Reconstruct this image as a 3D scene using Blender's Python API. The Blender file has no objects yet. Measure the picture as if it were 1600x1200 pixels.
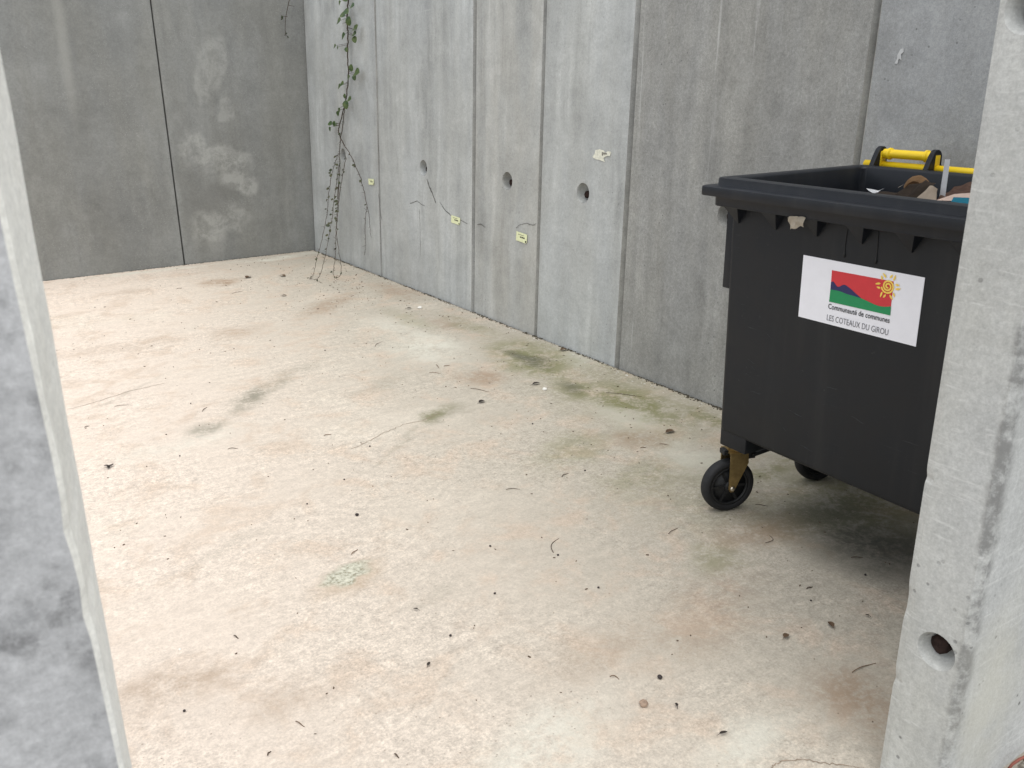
import bpy, bmesh, math, random
from math import radians as R, sin, cos, pi, tau
from mathutils import Vector, Matrix, noise as mnoise

scene = bpy.context.scene
C = scene.collection
random.seed(11)

# ------------------------------------------------------------------ camera, world, sun, exposure
F_PX, CAM_H = 1390.0, 1.5
M = Matrix(((0.831594188944684, -0.18729554956435399, 0.5228493875169218),
            (-0.5553224506886821, -0.26642650203118945, 0.7878032081532423),
            (-0.008251101414339398, -0.9454825731491889, -0.3255681544571567)))   # camera (x right, y down, z forward) -> world
CAM = Vector((0, 0, CAM_H))
cam = bpy.data.cameras.new('camera')
cam.sensor_width = 36.0
cam.lens = 36.0 * F_PX / 1600.0
cam.clip_start = 0.02
cam.clip_end = 2000
cam.dof.use_dof = True
cam.dof.focus_distance = 3.6
cam.dof.aperture_fstop = 11.0
co = bpy.data.objects.new('camera', cam)
C.objects.link(co)
mw = Matrix.Identity(4)
for i in range(3):
    mw[i][0] = M[i][0]; mw[i][1] = -M[i][1]; mw[i][2] = -M[i][2]
mw.translation = CAM
co.matrix_world = mw
scene.camera = co

SUN_AZ, SUN_EL = Vector((-0.30, -0.75)), 74
w = bpy.data.worlds.new('World'); scene.world = w; w.use_nodes = True
nt = w.node_tree
sky = nt.nodes.new('ShaderNodeTexSky'); sky.sky_type = 'NISHITA'; sky.sun_disc = False
sky.sun_elevation = R(SUN_EL)
sky.sun_rotation = math.atan2(SUN_AZ.x, SUN_AZ.y)
hs = nt.nodes.new('ShaderNodeHueSaturation'); hs.inputs['Saturation'].default_value = 0.22
bg = nt.nodes['Background']; bg.inputs['Strength'].default_value = 0.15
nt.links.new(sky.outputs[0], hs.inputs['Color']); nt.links.new(hs.outputs[0], bg.inputs['Color'])
sl = bpy.data.lights.new('sun', 'SUN'); sl.energy = 1.3; sl.angle = R(80); sl.color = (1.0, 0.955, 0.89)
so = bpy.data.objects.new('sun', sl); C.objects.link(so)
sd = Vector((SUN_AZ.x, SUN_AZ.y, 0)).normalized() * cos(R(SUN_EL)); sd.z = sin(R(SUN_EL))
so.rotation_euler = sd.to_track_quat('Z', 'Y').to_euler()
so.location = (-6, -2, 9)
vs = scene.view_settings
vs.view_transform = 'Standard'; vs.look = 'None'; vs.gamma = 1.0; vs.exposure = 0.82
try: scene.display_settings.display_device = 'sRGB'
except Exception: pass

def ray(px, py):
    return M @ Vector(((px - 800) / F_PX, (py - 600) / F_PX, 1.0))
def floor_at(px, py, z=0.0):
    r = ray(px, py); return CAM + r * ((z - CAM_H) / r.z)
def at_x(px, py, X):
    r = ray(px, py); return CAM + r * (X / r.x)
def at_y(px, py, Y):
    r = ray(px, py); return CAM + r * (Y / r.y)

# ------------------------------------------------------------------ shader helper
class Sh:
    def __init__(self, name):
        self.m = bpy.data.materials.new(name); self.m.use_nodes = True
        self.t = self.m.node_tree; self.b = self.t.nodes['Principled BSDF']
        self.pos = self.n('ShaderNodeNewGeometry').outputs['Position']
        self.bumps = None
    def n(self, t, **kw):
        nd = self.t.nodes.new(t)
        for k, v in kw.items(): setattr(nd, k, v)
        return nd
    def put(self, sock, v):
        if isinstance(v, bpy.types.NodeSocket): self.t.links.new(v, sock)
        elif v is not None:
            if isinstance(v, (tuple, list)) and len(v) == 3 and sock.type == 'RGBA': v = (*v, 1)
            sock.default_value = v
    def math(self, op, a, b=0.0, clamp=False):
        nd = self.n('ShaderNodeMath', operation=op, use_clamp=clamp)
        self.put(nd.inputs[0], a); self.put(nd.inputs[1], b); return nd.outputs[0]
    def vmath(self, op, a, b):
        nd = self.n('ShaderNodeVectorMath', operation=op)
        self.put(nd.inputs[0], a); self.put(nd.inputs[1], b); return nd.outputs[0]
    def scaled(self, s, off=(0, 0, 0)):
        return self.vmath('ADD', self.vmath('MULTIPLY', self.pos, s), off)
    def noise(self, scale, detail=4, rough=0.55, vec=None, dist=0.0):
        nd = self.n('ShaderNodeTexNoise')
        self.put(nd.inputs['Vector'], vec or self.pos)
        nd.inputs['Scale'].default_value = scale; nd.inputs['Detail'].default_value = detail
        nd.inputs['Roughness'].default_value = rough; nd.inputs['Distortion'].default_value = dist
        return nd.outputs['Fac']
    def voro(self, scale, vec=None, feature='F1', rnd=1.0):
        nd = self.n('ShaderNodeTexVoronoi', feature=feature)
        self.put(nd.inputs['Vector'], vec or self.pos)
        nd.inputs['Scale'].default_value = scale; nd.inputs['Randomness'].default_value = rnd
        return nd
    def ramp(self, f, a, b, lo=0.0, hi=1.0, smooth=True):
        nd = self.n('ShaderNodeMapRange', interpolation_type='SMOOTHSTEP' if smooth else 'LINEAR')
        self.put(nd.inputs[0], f)
        for i, v in zip((1, 2, 3, 4), (a, b, lo, hi)): self.put(nd.inputs[i], v)
        return nd.outputs[0]
    def mix(self, f, a, b, mode='MIX'):
        nd = self.n('ShaderNodeMix', data_type='RGBA', blend_type=mode)
        self.put(nd.inputs[0], f); self.put(nd.inputs[6], a); self.put(nd.inputs[7], b)
        return nd.outputs[2]
    def mul(self, a, b): return self.math('MULTIPLY', a, b)
    def gain(self, col, f):            # multiply a colour by a value
        return self.vmath('MULTIPLY', col, self.comb(f))
    def comb(self, f):
        nd = self.n('ShaderNodeCombineXYZ')
        for i in range(3): self.put(nd.inputs[i], f)
        return nd.outputs[0]
    def bump(self, h, strength=0.3, dist=0.004):
        nd = self.n('ShaderNodeBump'); nd.inputs['Strength'].default_value = strength
        nd.inputs['Distance'].default_value = dist
        self.put(nd.inputs['Height'], h)
        if self.bumps: self.t.links.new(self.bumps, nd.inputs['Normal'])
        self.bumps = nd.outputs[0]
    def warped(self, amt=0.12, sc=5.0, detail=4):
        nd = self.n('ShaderNodeTexNoise'); self.put(nd.inputs['Vector'], self.pos)
        nd.inputs['Scale'].default_value = sc; nd.inputs['Detail'].default_value = detail
        v = self.vmath('SUBTRACT', nd.outputs['Color'], (0.5, 0.5, 0.5))
        return self.vmath('ADD', self.pos, self.vmath('MULTIPLY', v, (amt * 2,) * 3))
    def blob(self, src, c, rad, ang=0.0, soft=0.0):
        """elliptic stain mask centred at c (world) with radii rad; ang turns it about Z"""
        v = self.vmath('SUBTRACT', src, tuple(c))
        if ang:
            rt = self.n('ShaderNodeVectorRotate', rotation_type='Z_AXIS'); self.put(rt.inputs['Vector'], v)
            rt.inputs['Angle'].default_value = -ang; v = rt.outputs[0]
        v = self.vmath('DIVIDE', v, tuple(rad))
        ln = self.n('ShaderNodeVectorMath', operation='LENGTH'); self.put(ln.inputs[0], v)
        return self.ramp(ln.outputs['Value'], 1.0, soft, 0.0, 1.0)
    def done(self, col, rough=0.8, spec=0.3, metal=0.0):
        self.put(self.b.inputs['Base Color'], col); self.put(self.b.inputs['Roughness'], rough)
        self.b.inputs['Specular IOR Level'].default_value = spec
        self.put(self.b.inputs['Metallic'], metal)
        if self.bumps: self.t.links.new(self.bumps, self.b.inputs['Normal'])
        return self.m

def plain(name, col, rough=0.6, spec=0.3, metal=0.0, var=0.12, sc=30, bump=0.0):
    s = Sh(name)
    n = s.noise(sc, 4, 0.6)
    c = s.gain(s.mix(0.0, col, col), s.ramp(n, 0.25, 0.75, 1 - var, 1 + var, False))
    if bump: s.bump(s.noise(sc * 6, 3), bump, 0.002)
    return s.done(c, rough, spec, metal)

def concrete(name, col, streak=0.10, cloud=0.14, horiz=0.05, pores=0.5, grain=0.10, off=(0, 0, 0), specks=0.0,
             white_streak=0.0, axis='y', extra=None, tint=(1.0, 0.985, 0.95)):
    s = Sh(name)
    p = s.scaled((1, 1, 1), off)
    big = s.noise(1.1, 5, 0.6, p)
    mid = s.noise(5.0, 6, 0.65, p, 0.4)
    blot = s.noise(16.0, 5, 0.7, p)
    wv = s.vmath('ADD', s.warped(0.05, 2.2, 4), off)
    st = s.noise(1.0, 3, 0.55, s.vmath('MULTIPLY', wv, (6.5, 6.5, 0.28)))
    st2 = s.noise(1.0, 3, 0.6, s.vmath('MULTIPLY', wv, (17, 17, 0.8)))
    hz = s.noise(1.0, 3, 0.6, s.vmath('MULTIPLY', wv, (0.9, 0.9, 9)))
    gr = s.noise(210, 3, 0.7, p)
    gr2 = s.noise(75, 4, 0.75, p)
    smask = s.ramp(s.noise(1.7, 4, 0.6, p), 0.38, 0.62)
    def vary(f, x, lo, hi, k): return s.mul(f, s.ramp(x, lo, hi, 1 - k, 1 + k, False))
    fac = s.ramp(big, 0.3, 0.7, 1 - cloud * .9, 1 + cloud * .9, False)
    fac = vary(fac, mid, 0.3, 0.7, cloud * 0.75)
    fac = vary(fac, blot, 0.3, 0.7, cloud * 0.5)
    stk_ = s.math('ADD', s.mul(s.math('SUBTRACT', st, 0.5), s.math('ADD', s.mul(smask, 0.8), 0.2)), 0.5)
    stk2 = s.math('ADD', s.mul(s.math('SUBTRACT', st2, 0.5), smask), 0.5)
    fac = vary(fac, stk_, 0.32, 0.68, streak * 0.9)
    fac = vary(fac, stk2, 0.32, 0.68, streak * 0.45)
    fac = vary(fac, hz, 0.3, 0.7, horiz * 0.35)
    fac = vary(fac, gr2, 0.25, 0.75, grain * 1.5)
    fac = vary(fac, gr, 0.2, 0.8, grain * 1.6)
    c = s.mix(s.ramp(s.noise(0.9, 4, 0.6, s.scaled((3, 3, .7), off)), 0.35, 0.65), col, tuple(a * b for a, b in zip(col, tint)))
    c = s.gain(c, fac)
    # pale bloom and darker rain runs with ragged edges, fine trowel scratches
    bl = s.mul(s.ramp(s.noise(1.0, 6, 0.68, s.vmath('MULTIPLY', wv, (2.6, 2.6, 1.3)), 0.6), 0.54, 0.66), s.ramp(gr2, 0.35, 0.6, 0.5, 1.0))
    c = s.mix(s.mul(bl, 0.30), c, tuple(min(x * 1.35, .7) for x in col))
    rn = s.mul(s.ramp(s.noise(1.0, 4, 0.6, s.vmath('MULTIPLY', wv, (8, 8, 0.5))), 0.60, 0.68), s.ramp(s.noise(2.2, 5, .7, p), 0.42, 0.6))
    c = s.mix(s.mul(rn, 0.30), c, tuple(x * 0.66 for x in col))
    sx_ = s.noise(1.0, 2, 0.5, s.vmath('MULTIPLY', s.warped(0.03, 1.5, 2), (4, 4, 170)))
    scr = s.mul(s.ramp(sx_, 0.70, 0.76), s.ramp(s.noise(2.0, 3, .6, p), 0.55, 0.65))
    c = s.mix(s.mul(scr, 0.45), c, tuple(min(x * 1.5, .75) for x in col))
    # air holes and small dark marks
    vv = s.voro(26, p); msk = s.ramp(s.noise(2.4, 4, 0.7, p), 0.46, 0.62)
    hole = s.mul(s.ramp(vv.outputs['Distance'], 0.13, 0.08), s.mul(msk, pores))
    c = s.mix(hole, c, tuple(x * 0.38 for x in col))
    ww = s.noise(1.0, 4, 0.75, s.scaled((55, 55, 22), off))
    c = s.mix(s.mul(s.ramp(ww, 0.66, 0.76), 0.35 * pores), c, tuple(x * 0.5 for x in col))
    if white_streak:
        f = s.mul(s.ramp(s.noise(1.0, 3, 0.6, s.scaled((17, 17, 0.35), off)), 0.62, 0.76), s.ramp(mid, 0.3, 0.65, 0.2, 1.0))
        c = s.mix(s.mul(f, white_streak), c, (0.62, 0.63, 0.62))
    if specks:
        v2 = s.voro(75, p); f = s.mul(s.ramp(v2.outputs['Distance'], 0.17, 0.09), s.ramp(s.noise(3, 3, .6, p), 0.45, 0.62))
        c = s.mix(s.mul(f, specks), c, (0.6, 0.6, 0.57))
    if extra: c = extra(s, c)
    s.bump(s.math('ADD', s.mul(gr, 0.35), s.math('ADD', s.mul(blot, 0.6), s.mul(hole, -1.5))), 0.35, 0.004)
    return s.done(c, s.ramp(mid, 0.3, 0.7, 0.75, 0.92, False), 0.25)

# ------------------------------------------------------------------ object helpers
def setp(o, label=None, cat=None, group=None, kind=None):
    if label: o['label'] = label
    if cat: o['category'] = cat
    if group: o['group'] = group
    if kind: o['kind'] = kind
    return o
def thing(name, label, cat, loc=(0, 0, 0), rotz=0.0, group=None):
    o = bpy.data.objects.new(name, None); C.objects.link(o)
    o.empty_display_size = 0.1
    o.location = loc; o.rotation_euler = (0, 0, rotz)
    return setp(o, label, cat, group)
def obj(name, bm, mats, parent=None, origin=(0, 0, 0), smooth=False, loc=None):
    """link bm as one mesh object; bm is in world or parent space, origin is what to subtract"""
    og = Vector(origin)
    if og.length: bmesh.ops.translate(bm, verts=bm.verts, vec=-og)
    bmesh.ops.recalc_face_normals(bm, faces=bm.faces)
    me = bpy.data.meshes.new(name)
    if smooth:
        for f in bm.faces: f.smooth = True
    bm.to_mesh(me); bm.free()
    if not isinstance(mats, (list, tuple)): mats = [mats]
    for m in mats: me.materials.append(m)
    o = bpy.data.objects.new(name, me); C.objects.link(o)
    if parent: o.parent = parent
    if loc is not None: o.location = loc
    elif not parent: o.location = og
    return o
def autosmooth(o, ang=35):
    for p in o.data.polygons: p.use_smooth = True
    bm = bmesh.new(); bm.from_mesh(o.data)
    for e in bm.edges:
        if len(e.link_faces) == 2 and e.calc_face_angle(0) > R(ang): e.smooth = False
        elif len(e.link_faces) != 2: e.smooth = False
    bm.to_mesh(o.data); bm.free()
    return o
def add_box(bm, lo, hi, bevel=0.0, mat=0, rot=None, seg=2):
    tmp = bmesh.new()
    bmesh.ops.create_cube(tmp, size=1.0)
    lo = Vector(lo); hi = Vector(hi)
    for v in tmp.verts: v.co = Vector((v.co[i] * (hi[i] - lo[i]) for i in range(3)))
    if bevel: bmesh.ops.bevel(tmp, geom=list(tmp.edges), offset=bevel, segments=seg, affect='EDGES', profile=0.5)
    mid = (lo + hi) / 2
    for v in tmp.verts:
        p = v.co
        if rot: p = rot @ p
        v.co = p + mid
    merge(bm, tmp, mat)
def merge(bm, tmp, mat=0):
    mp = {}
    for v in tmp.verts: mp[v] = bm.verts.new(v.co)
    for f in tmp.faces:
        try:
            nf = bm.faces.new([mp[v] for v in f.verts]); nf.material_index = mat; nf.smooth = f.smooth
        except ValueError: pass
    tmp.free()
def add_tube(bm, pts, rad, seg=6, mat=0, cap=True):
    pts = [Vector(p) for p in pts]
    if not isinstance(rad, (list, tuple)): rad = [rad] * len(pts)
    rings = []
    up = None
    for i, p in enumerate(pts):
        d = (pts[min(i + 1, len(pts) - 1)] - pts[max(i - 1, 0)])
        if d.length < 1e-9: d = Vector((0, 0, 1))
        d.normalize()
        if up is None:
            up = Vector((0, 0, 1)) if abs(d.z) < 0.9 else Vector((1, 0, 0))
        a = d.cross(up).normalized(); b = a.cross(d).normalized(); up = b
        rings.append([bm.verts.new(p + (a * cos(tau * k / seg) + b * sin(tau * k / seg)) * rad[i]) for k in range(seg)])
    for r0, r1 in zip(rings, rings[1:]):
        for k in range(seg):
            f = bm.faces.new((r0[k], r0[(k + 1) % seg], r1[(k + 1) % seg], r1[k])); f.material_index = mat; f.smooth = True
    if cap:
        for r in (rings[0], rings[-1]):
            f = bm.faces.new(r); f.material_index = mat
def add_lathe(bm, prof, centre, axis, seg=32, mat=0, closed=False):
    """prof: list of (radius, along axis)"""
    axis = Vector(axis).normalized(); centre = Vector(centre)
    a = axis.cross(Vector((0, 0, 1)))
    if a.length < 1e-4: a = Vector((1, 0, 0))
    a.normalize(); b = axis.cross(a).normalized()
    rings = []
    for r, h in prof:
        rings.append([bm.verts.new(centre + axis * h + (a * cos(tau * k / seg) + b * sin(tau * k / seg)) * max(r, 1e-5)) for k in range(seg)])
    pairs = list(zip(rings, rings[1:])) + ([(rings[-1], rings[0])] if closed else [])
    for r0, r1 in pairs:
        for k in range(seg):
            f = bm.faces.new((r0[k], r0[(k + 1) % seg], r1[(k + 1) % seg], r1[k])); f.material_index = mat; f.smooth = True
def add_prism(bm, poly, d, mat=0):
    """poly: list of 3-D points of a planar outline, d: extrusion vector"""
    a = [bm.verts.new(Vector(p)) for p in poly]; b = [bm.verts.new(Vector(p) + Vector(d)) for p in poly]
    n = len(a)
    f = bm.faces.new(a); f.material_index = mat
    f = bm.faces.new(b[::-1]); f.material_index = mat
    for k in range(n):
        f = bm.faces.new((a[k], b[k], b[(k + 1) % n], a[(k + 1) % n])); f.material_index = mat
def apply_cut(o, cutter_bm):
    me = bpy.data.meshes.new('cut'); bmesh.ops.recalc_face_normals(cutter_bm, faces=cutter_bm.faces)
    cutter_bm.to_mesh(me); cutter_bm.free()
    c = bpy.data.objects.new('cut', me); C.objects.link(c)
    c.matrix_world = Matrix.Translation(o.location) if not o.parent else Matrix.Translation(o.parent.location)
    md = o.modifiers.new('b', 'BOOLEAN'); md.object = c; md.operation = 'DIFFERENCE'; md.solver = 'EXACT'
    bpy.context.view_layer.update()
    dg = bpy.context.evaluated_depsgraph_get()
    nm = bpy.data.meshes.new_from_object(o.evaluated_get(dg))
    o.modifiers.clear(); old = o.data; nm.name = old.name; o.data = nm
    bpy.data.objects.remove(c); bpy.data.meshes.remove(old)

# ------------------------------------------------------------------ concrete materials
def patches_back(s, c):
    wp = s.warped(0.16, 4.5, 7)
    def on(px, py): return at_y(px, py, 7.87)
    m = None
    for (px, py, rx, rz, k) in ((330, 95, .13, .30, .55), (318, 130, .10, .18, .5), (345, 255, .32, .13, .8), (300, 235, .13, .2, .75), (370, 285, .2, .12, .8),
                                (335, 355, .26, .2, .75), (375, 345, .14, .16, .6), (352, 175, .08, .1, .5)):
        b = s.mul(s.blob(wp, on(px, py), (rx, 3, rz), 0, 0.55), k)
        m = b if m is None else s.math('MAXIMUM', m, b)
    tex = s.ramp(s.math('ADD', s.mul(s.noise(8, 8, 0.72, None, 0.3), .7), s.mul(s.noise(40, 6, .75), .3)), 0.42, 0.56, 0.2, 1.0)
    c = s.mix(s.mul(s.mul(m, tex), 0.75), c, (0.395, 0.40, 0.375))
    d = s.blob(wp, on(330, 308), (.26, 3, .1), 0, 0.5)
    c = s.mix(s.mul(d, 0.3), c, (0.16, 0.16, 0.15))
    # a pale vertical run on the left panel
    r = s.blob(s.warped(0.03, 3), on(98, 70), (.07, 3, .8), 0, 0.1)
    return s.mix(s.mul(r, 0.4), c, (0.36, 0.36, 0.33))

def post_marks(s, c):
    wp = s.warped(0.05, 14, 6)
    n = s.noise(17, 8, 0.74, None, 0.15)
    c = s.mix(s.mul(s.ramp(n, 0.48, 0.70), 0.55), c, (0.17, 0.175, 0.18))
    m = None
    for (px, py, rx, rz) in ((120, 960, .045, .05), (80, 1000, .05, .03), (140, 990, .02, .05), (20, 690, .04, .03), (60, 620, .03, .02), (100, 900, .03, .03), (20, 1010, .05, .02)):
        p = at_y(px, py, 0.745); b = s.blob(wp, p, (rx, 1, rz), 0, 0.2)
        m = b if m is None else s.math('MAXIMUM', m, b)
    f2 = s.noise(48, 6, 0.7)
    c = s.gain(c, s.ramp(f2, .3, .7, .9, 1.1, False))
    return s.mix(s.mul(s.mul(m, s.ramp(s.math('ADD', s.mul(n, .5), s.mul(f2, .5)), 0.42, 0.58)), 0.6), c, (0.11, 0.11, 0.11))

def pillar_marks(s, c):
    # dragged trowel lines across the end, grime along the outer arris
    lines = s.noise(1.0, 3, 0.6, s.vmath('ADD', s.scaled((3, 12, 105)), s.comb(s.mul(s.noise(5, 2), 4))))
    c = s.mix(s.mul(s.mul(s.ramp(lines, 0.56, 0.72), s.ramp(s.noise(3, 3), .35, .55)), 0.5), c, (0.62, 0.63, 0.61))
    wp = s.warped(0.012, 30, 5)
    ar = s.blob(wp, (1.57, 0.747, 0.6), (.05, .022, 9), 0, 0.3)
    c = s.mix(s.mul(s.mul(ar, s.ramp(s.noise(18, 6, .7), 0.38, 0.6)), 0.8), c, (0.17, 0.17, 0.165))
    yl = s.blob(s.warped(0.06, 9), (1.70, 0.745, 0.25), (.17, .05, .35), 0, 0.1)
    c = s.mix(s.mul(yl, 0.35), c, (0.56, 0.54, 0.42))
    g = s.voro(16); gm = s.mul(s.ramp(g.outputs['Distance'], 0.1, 0.05), s.ramp(s.noise(4), 0.5, 0.6))
    return s.mix(s.mul(gm, 0.8), c, (0.12, 0.12, 0.115))

M_PANEL = {
    'pale': concrete('concrete_pale', (0.375, 0.392, 0.390), streak=0.19, cloud=0.13, horiz=0.09, off=(3, 1, 2), white_streak=0.25, tint=(1.0, 0.985, 0.955)),
    'pale_b': concrete('concrete_pale_warm', (0.368, 0.379, 0.368), streak=0.20, cloud=0.13, horiz=0.08, off=(13, 5, 7), white_streak=0.35, tint=(.99, .96, .92)),
    'worn': concrete('concrete_worn', (0.262, 0.267, 0.260), streak=0.18, cloud=0.16, horiz=0.07, pores=0.8, grain=0.16, off=(8, 9, 1), white_streak=0.55),
    'bluish': concrete('concrete_bluish', (0.292, 0.305, 0.312), streak=0.06, cloud=0.15, horiz=0.05, pores=0.9, grain=0.12, off=(1, 7, 5)),
    'edge': concrete('concrete_joint_edge', (0.29, 0.295, 0.285), streak=0.05, cloud=0.2, horiz=0.15, pores=0.6, off=(6, 2, 2)),  # darker tone for joint grime and painted shade on the chamfers
    'dark': concrete('concrete_dark', (0.212, 0.218, 0.210), streak=0.12, cloud=0.13, horiz=0.06, pores=0.25, grain=0.10, off=(2, 2, 9), specks=0.5, extra=patches_back),
    'post': concrete('concrete_mottled', (0.470, 0.477, 0.484), streak=0.03, cloud=0.16, horiz=0.02, pores=0.5, off=(5, 5, 5), extra=post_marks, tint=(1, 1, 1)),
    'arris': concrete('concrete_lit_edge', (0.76, 0.765, 0.73), streak=0.04, cloud=0.1, horiz=0.03, pores=0.5, off=(7, 5, 5)),  # paler colour paints in the light on the wall's end face
    'pillar': concrete('concrete_light', (0.455, 0.465, 0.455), streak=0.05, cloud=0.11, horiz=0.05, pores=0.7, off=(4, 8, 3), extra=pillar_marks, tint=(1, .985, .94)),
}
M_HOLE = concrete('concrete_recess', (0.42, 0.42, 0.41), streak=0.02, cloud=0.1, horiz=0.02, pores=0.2, off=(1, 1, 1))
M_RUST = plain('rusty_steel', (0.034, 0.021, 0.018), 0.85, 0.2, 0.2, 0.4, 90, 0.5)
M_DIRT = plain('damp_dirt', (0.085, 0.075, 0.055), 0.95, 0.1, 0, 0.5, 60, 0.6)
M_CRACK = plain('dark_crack', (0.13, 0.128, 0.12), 0.95, 0.1, 0, 0.3, 40)
M_TORN = plain('faded_paper', (0.66, 0.66, 0.56), 0.75, 0.2, 0, 0.25, 70)
M_GREYINK = plain('faded_print', (0.22, 0.21, 0.18), 0.7)
M_LABEL = plain('pale_yellow_paper', (0.70, 0.73, 0.46), 0.65, 0.3, 0, 0.10, 60)
M_INK = plain('black_print', (0.03, 0.03, 0.03), 0.6, 0.3)

# ------------------------------------------------------------------ floor and ground
def floor_material():
    s = Sh('stained_concrete_floor')
    wp = s.warped(0.14, 3.5, 6); wf = s.warped(0.05, 16, 5)
    big = s.noise(0.9, 6, 0.62); mid = s.noise(4.2, 7, 0.66, None, 0.5); fin = s.noise(28, 6, 0.72); gr = s.noise(150, 4, 0.75)
    sp = s.n('ShaderNodeSeparateXYZ'); s.put(sp.inputs[0], wp)
    damp_shade = s.ramp(s.math('SUBTRACT', sp.outputs['X'], s.mul(sp.outputs['Y'], 0.16)), -0.5, 1.9)  # damp tone plus painted light falloff towards the right wall
    c = s.mix(damp_shade, (0.655, 0.568, 0.482), (0.418, 0.384, 0.318))
    c = s.mix(s.mul(s.ramp(mid, 0.48, 0.66), 0.55), c, (0.50, 0.40, 0.31))
    c = s.mix(s.mul(s.ramp(big, 0.52, 0.68), 0.35), c, (0.62, 0.57, 0.48))
    rgh = s.ramp(s.noise(1.6, 5, .6), 0.38, 0.62, 0.55, 1.25)      # patches of rougher skin
    def amp(x, k): return s.math('ADD', s.mul(s.mul(s.math('SUBTRACT', x, 0.5), rgh), k), 1.0)
    c = s.gain(c, amp(fin, 0.85)); c = s.gain(c, amp(s.noise(70, 5, 0.8), 1.05)); c = s.gain(c, amp(gr, 0.95))
    drag = s.noise(1.0, 5, 0.7, s.vmath('MULTIPLY', wf, (5, 22, 1)))
    c = s.gain(c, s.ramp(drag, 0.3, 0.7, 0.93, 1.06, False))
    def P(px, py): return floor_at(px, py)
    def stain(c, lst, col, k, lo=0.35, hi=0.62, sc=9, w=wp, soft=0.1, grow=1.0, base=0.22):
        m = None
        for (px, py, rx, ry, a, kk) in lst:
            p = P(px, py); b = s.mul(s.blob(w, p, (rx * grow, ry * grow, 1), R(a), soft), kk)
            m = b if m is None else s.math('MAXIMUM', m, b)
        tx = s.ramp(s.math('ADD', s.mul(s.noise(sc, 7, 0.72, None, 0.6), 0.62), s.mul(s.noise(sc * 6, 5, 0.7), 0.38)), lo + .05, hi - .06, base, 1.0)
        return s.mix(s.mul(s.mul(m, tx), k), c, col)
    # pale washed patches, then brown, grey, green and black staining with bin shade
    c = stain(c, [(665, 540, .34, .55, -15, 1), (980, 652, .16, .35, 0, .9), (1085, 715, .22, .3, 0, .9), (620, 510, .3, .5, 0, .7), (900, 560, .2, .3, 0, .7),
                  (440, 402, .7, .10, 0, 1), (230, 425, .8, .08, 0, 1), (850, 1165, .35, .16, 20, .8), (1180, 1170, .22, .12, 0, .8), (1150, 640, .1, .4, 0, .6),
                  (300, 690, .45, .18, 10, .6)], (0.60, 0.59, 0.51), 0.8)
    c = stain(c, [(340, 441, .20, .17, 20, 1), (200, 455, .18, .12, 0, .5), (520, 475, .5, .16, 40, .7), (755, 590, .16, .2, 0, .9), (1000, 682, .18, .16, 0, .8),
                  (370, 520, .25, .2, 0, .5), (620, 455, .16, .4, 0, .6), (1340, 1100, .14, .16, 0, .9), (1200, 830, .25, .15, 0, .7), (1100, 960, .4, .16, 20, .45),
                  (250, 1080, .22, .13, 0, .55), (440, 1090, .2, .1, 0, .4), (200, 540, .5, .16, 0, .35), (970, 1010, .3, .12, 0, .4), (700, 505, .16, .22, 0, .5)],
              (0.30, 0.215, 0.145), 0.9, grow=1.2)
    c = stain(c, [(405, 613, .38, .10, 42, 1), (318, 672, .14, .08, 30, .8), (690, 648, .20, .09, 30, 1), (180, 620, .5, .03, 35, .35), (470, 575, .2, .1, 30, .35),
                  (600, 600, .2, .1, 30, .4), (690, 930, .12, .05, 0, .25), (350, 860, .3, .04, 20, .3), (620, 690, .3, .025, 40, .5)], (0.24, 0.225, 0.175), 0.9, grow=1.3)
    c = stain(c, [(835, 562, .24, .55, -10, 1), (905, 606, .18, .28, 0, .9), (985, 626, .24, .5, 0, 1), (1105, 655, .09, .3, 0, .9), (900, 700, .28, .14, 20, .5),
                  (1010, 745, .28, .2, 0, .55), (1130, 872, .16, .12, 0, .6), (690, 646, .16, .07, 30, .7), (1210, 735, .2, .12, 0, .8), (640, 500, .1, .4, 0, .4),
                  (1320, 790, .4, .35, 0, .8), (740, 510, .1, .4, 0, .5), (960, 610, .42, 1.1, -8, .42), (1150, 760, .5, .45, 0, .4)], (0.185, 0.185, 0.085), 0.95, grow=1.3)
    c = stain(c, [(825, 560, .07, .22, 0, .8), (890, 603, .07, .12, 0, .6), (1360, 850, .26, .22, 0, 1), (1290, 800, .22, .2, 0, .6)], (0.085, 0.085, 0.07), 0.85, grow=1.3, base=0.65)  # black stain under the bin, with the bin's shade painted in
    lich = s.blob(wf, P(540, 897), (.115, .072, 1), R(20), 0.5)
    lt = s.ramp(s.noise(60, 6, 0.75), 0.36, 0.56)
    c = s.mix(s.mul(s.blob(wf, P(545, 903), (.19, .11, 1), R(20), 0.3), 0.5), c, (0.40, 0.30, 0.20))
    c = s.mix(s.mul(lich, 0.9), c, s.mix(lt, (0.27, 0.26, 0.18), (0.60, 0.60, 0.49)))
    # pin holes and dark fine scratches
    v = s.voro(42); pin = s.mul(s.ramp(v.outputs['Distance'], 0.12, 0.06), s.ramp(s.noise(3.0, 5, .7), 0.46, 0.62))
    c = s.mix(s.mul(pin, 0.6), c, (0.20, 0.15, 0.11))
    dk = s.ramp(s.noise(1.0, 5, 0.8, s.scaled((62, 62, 62))), 0.62, 0.74)
    c = s.mix(s.mul(dk, s.ramp(s.noise(2.6, 4, .7), 0.42, 0.66, 0.0, 0.55)), c, (0.25, 0.19, 0.14))
    s.bump(s.math('ADD', s.mul(gr, 0.5), s.math('ADD', s.mul(fin, 1.0), s.math('ADD', s.mul(pin, -1.0), s.mul(s.mul(lich, lt), 2.5)))), 0.45, 0.006)
    return s.done(c, s.ramp(mid, 0.3, 0.7, 0.7, 0.9, False), 0.25)

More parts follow.
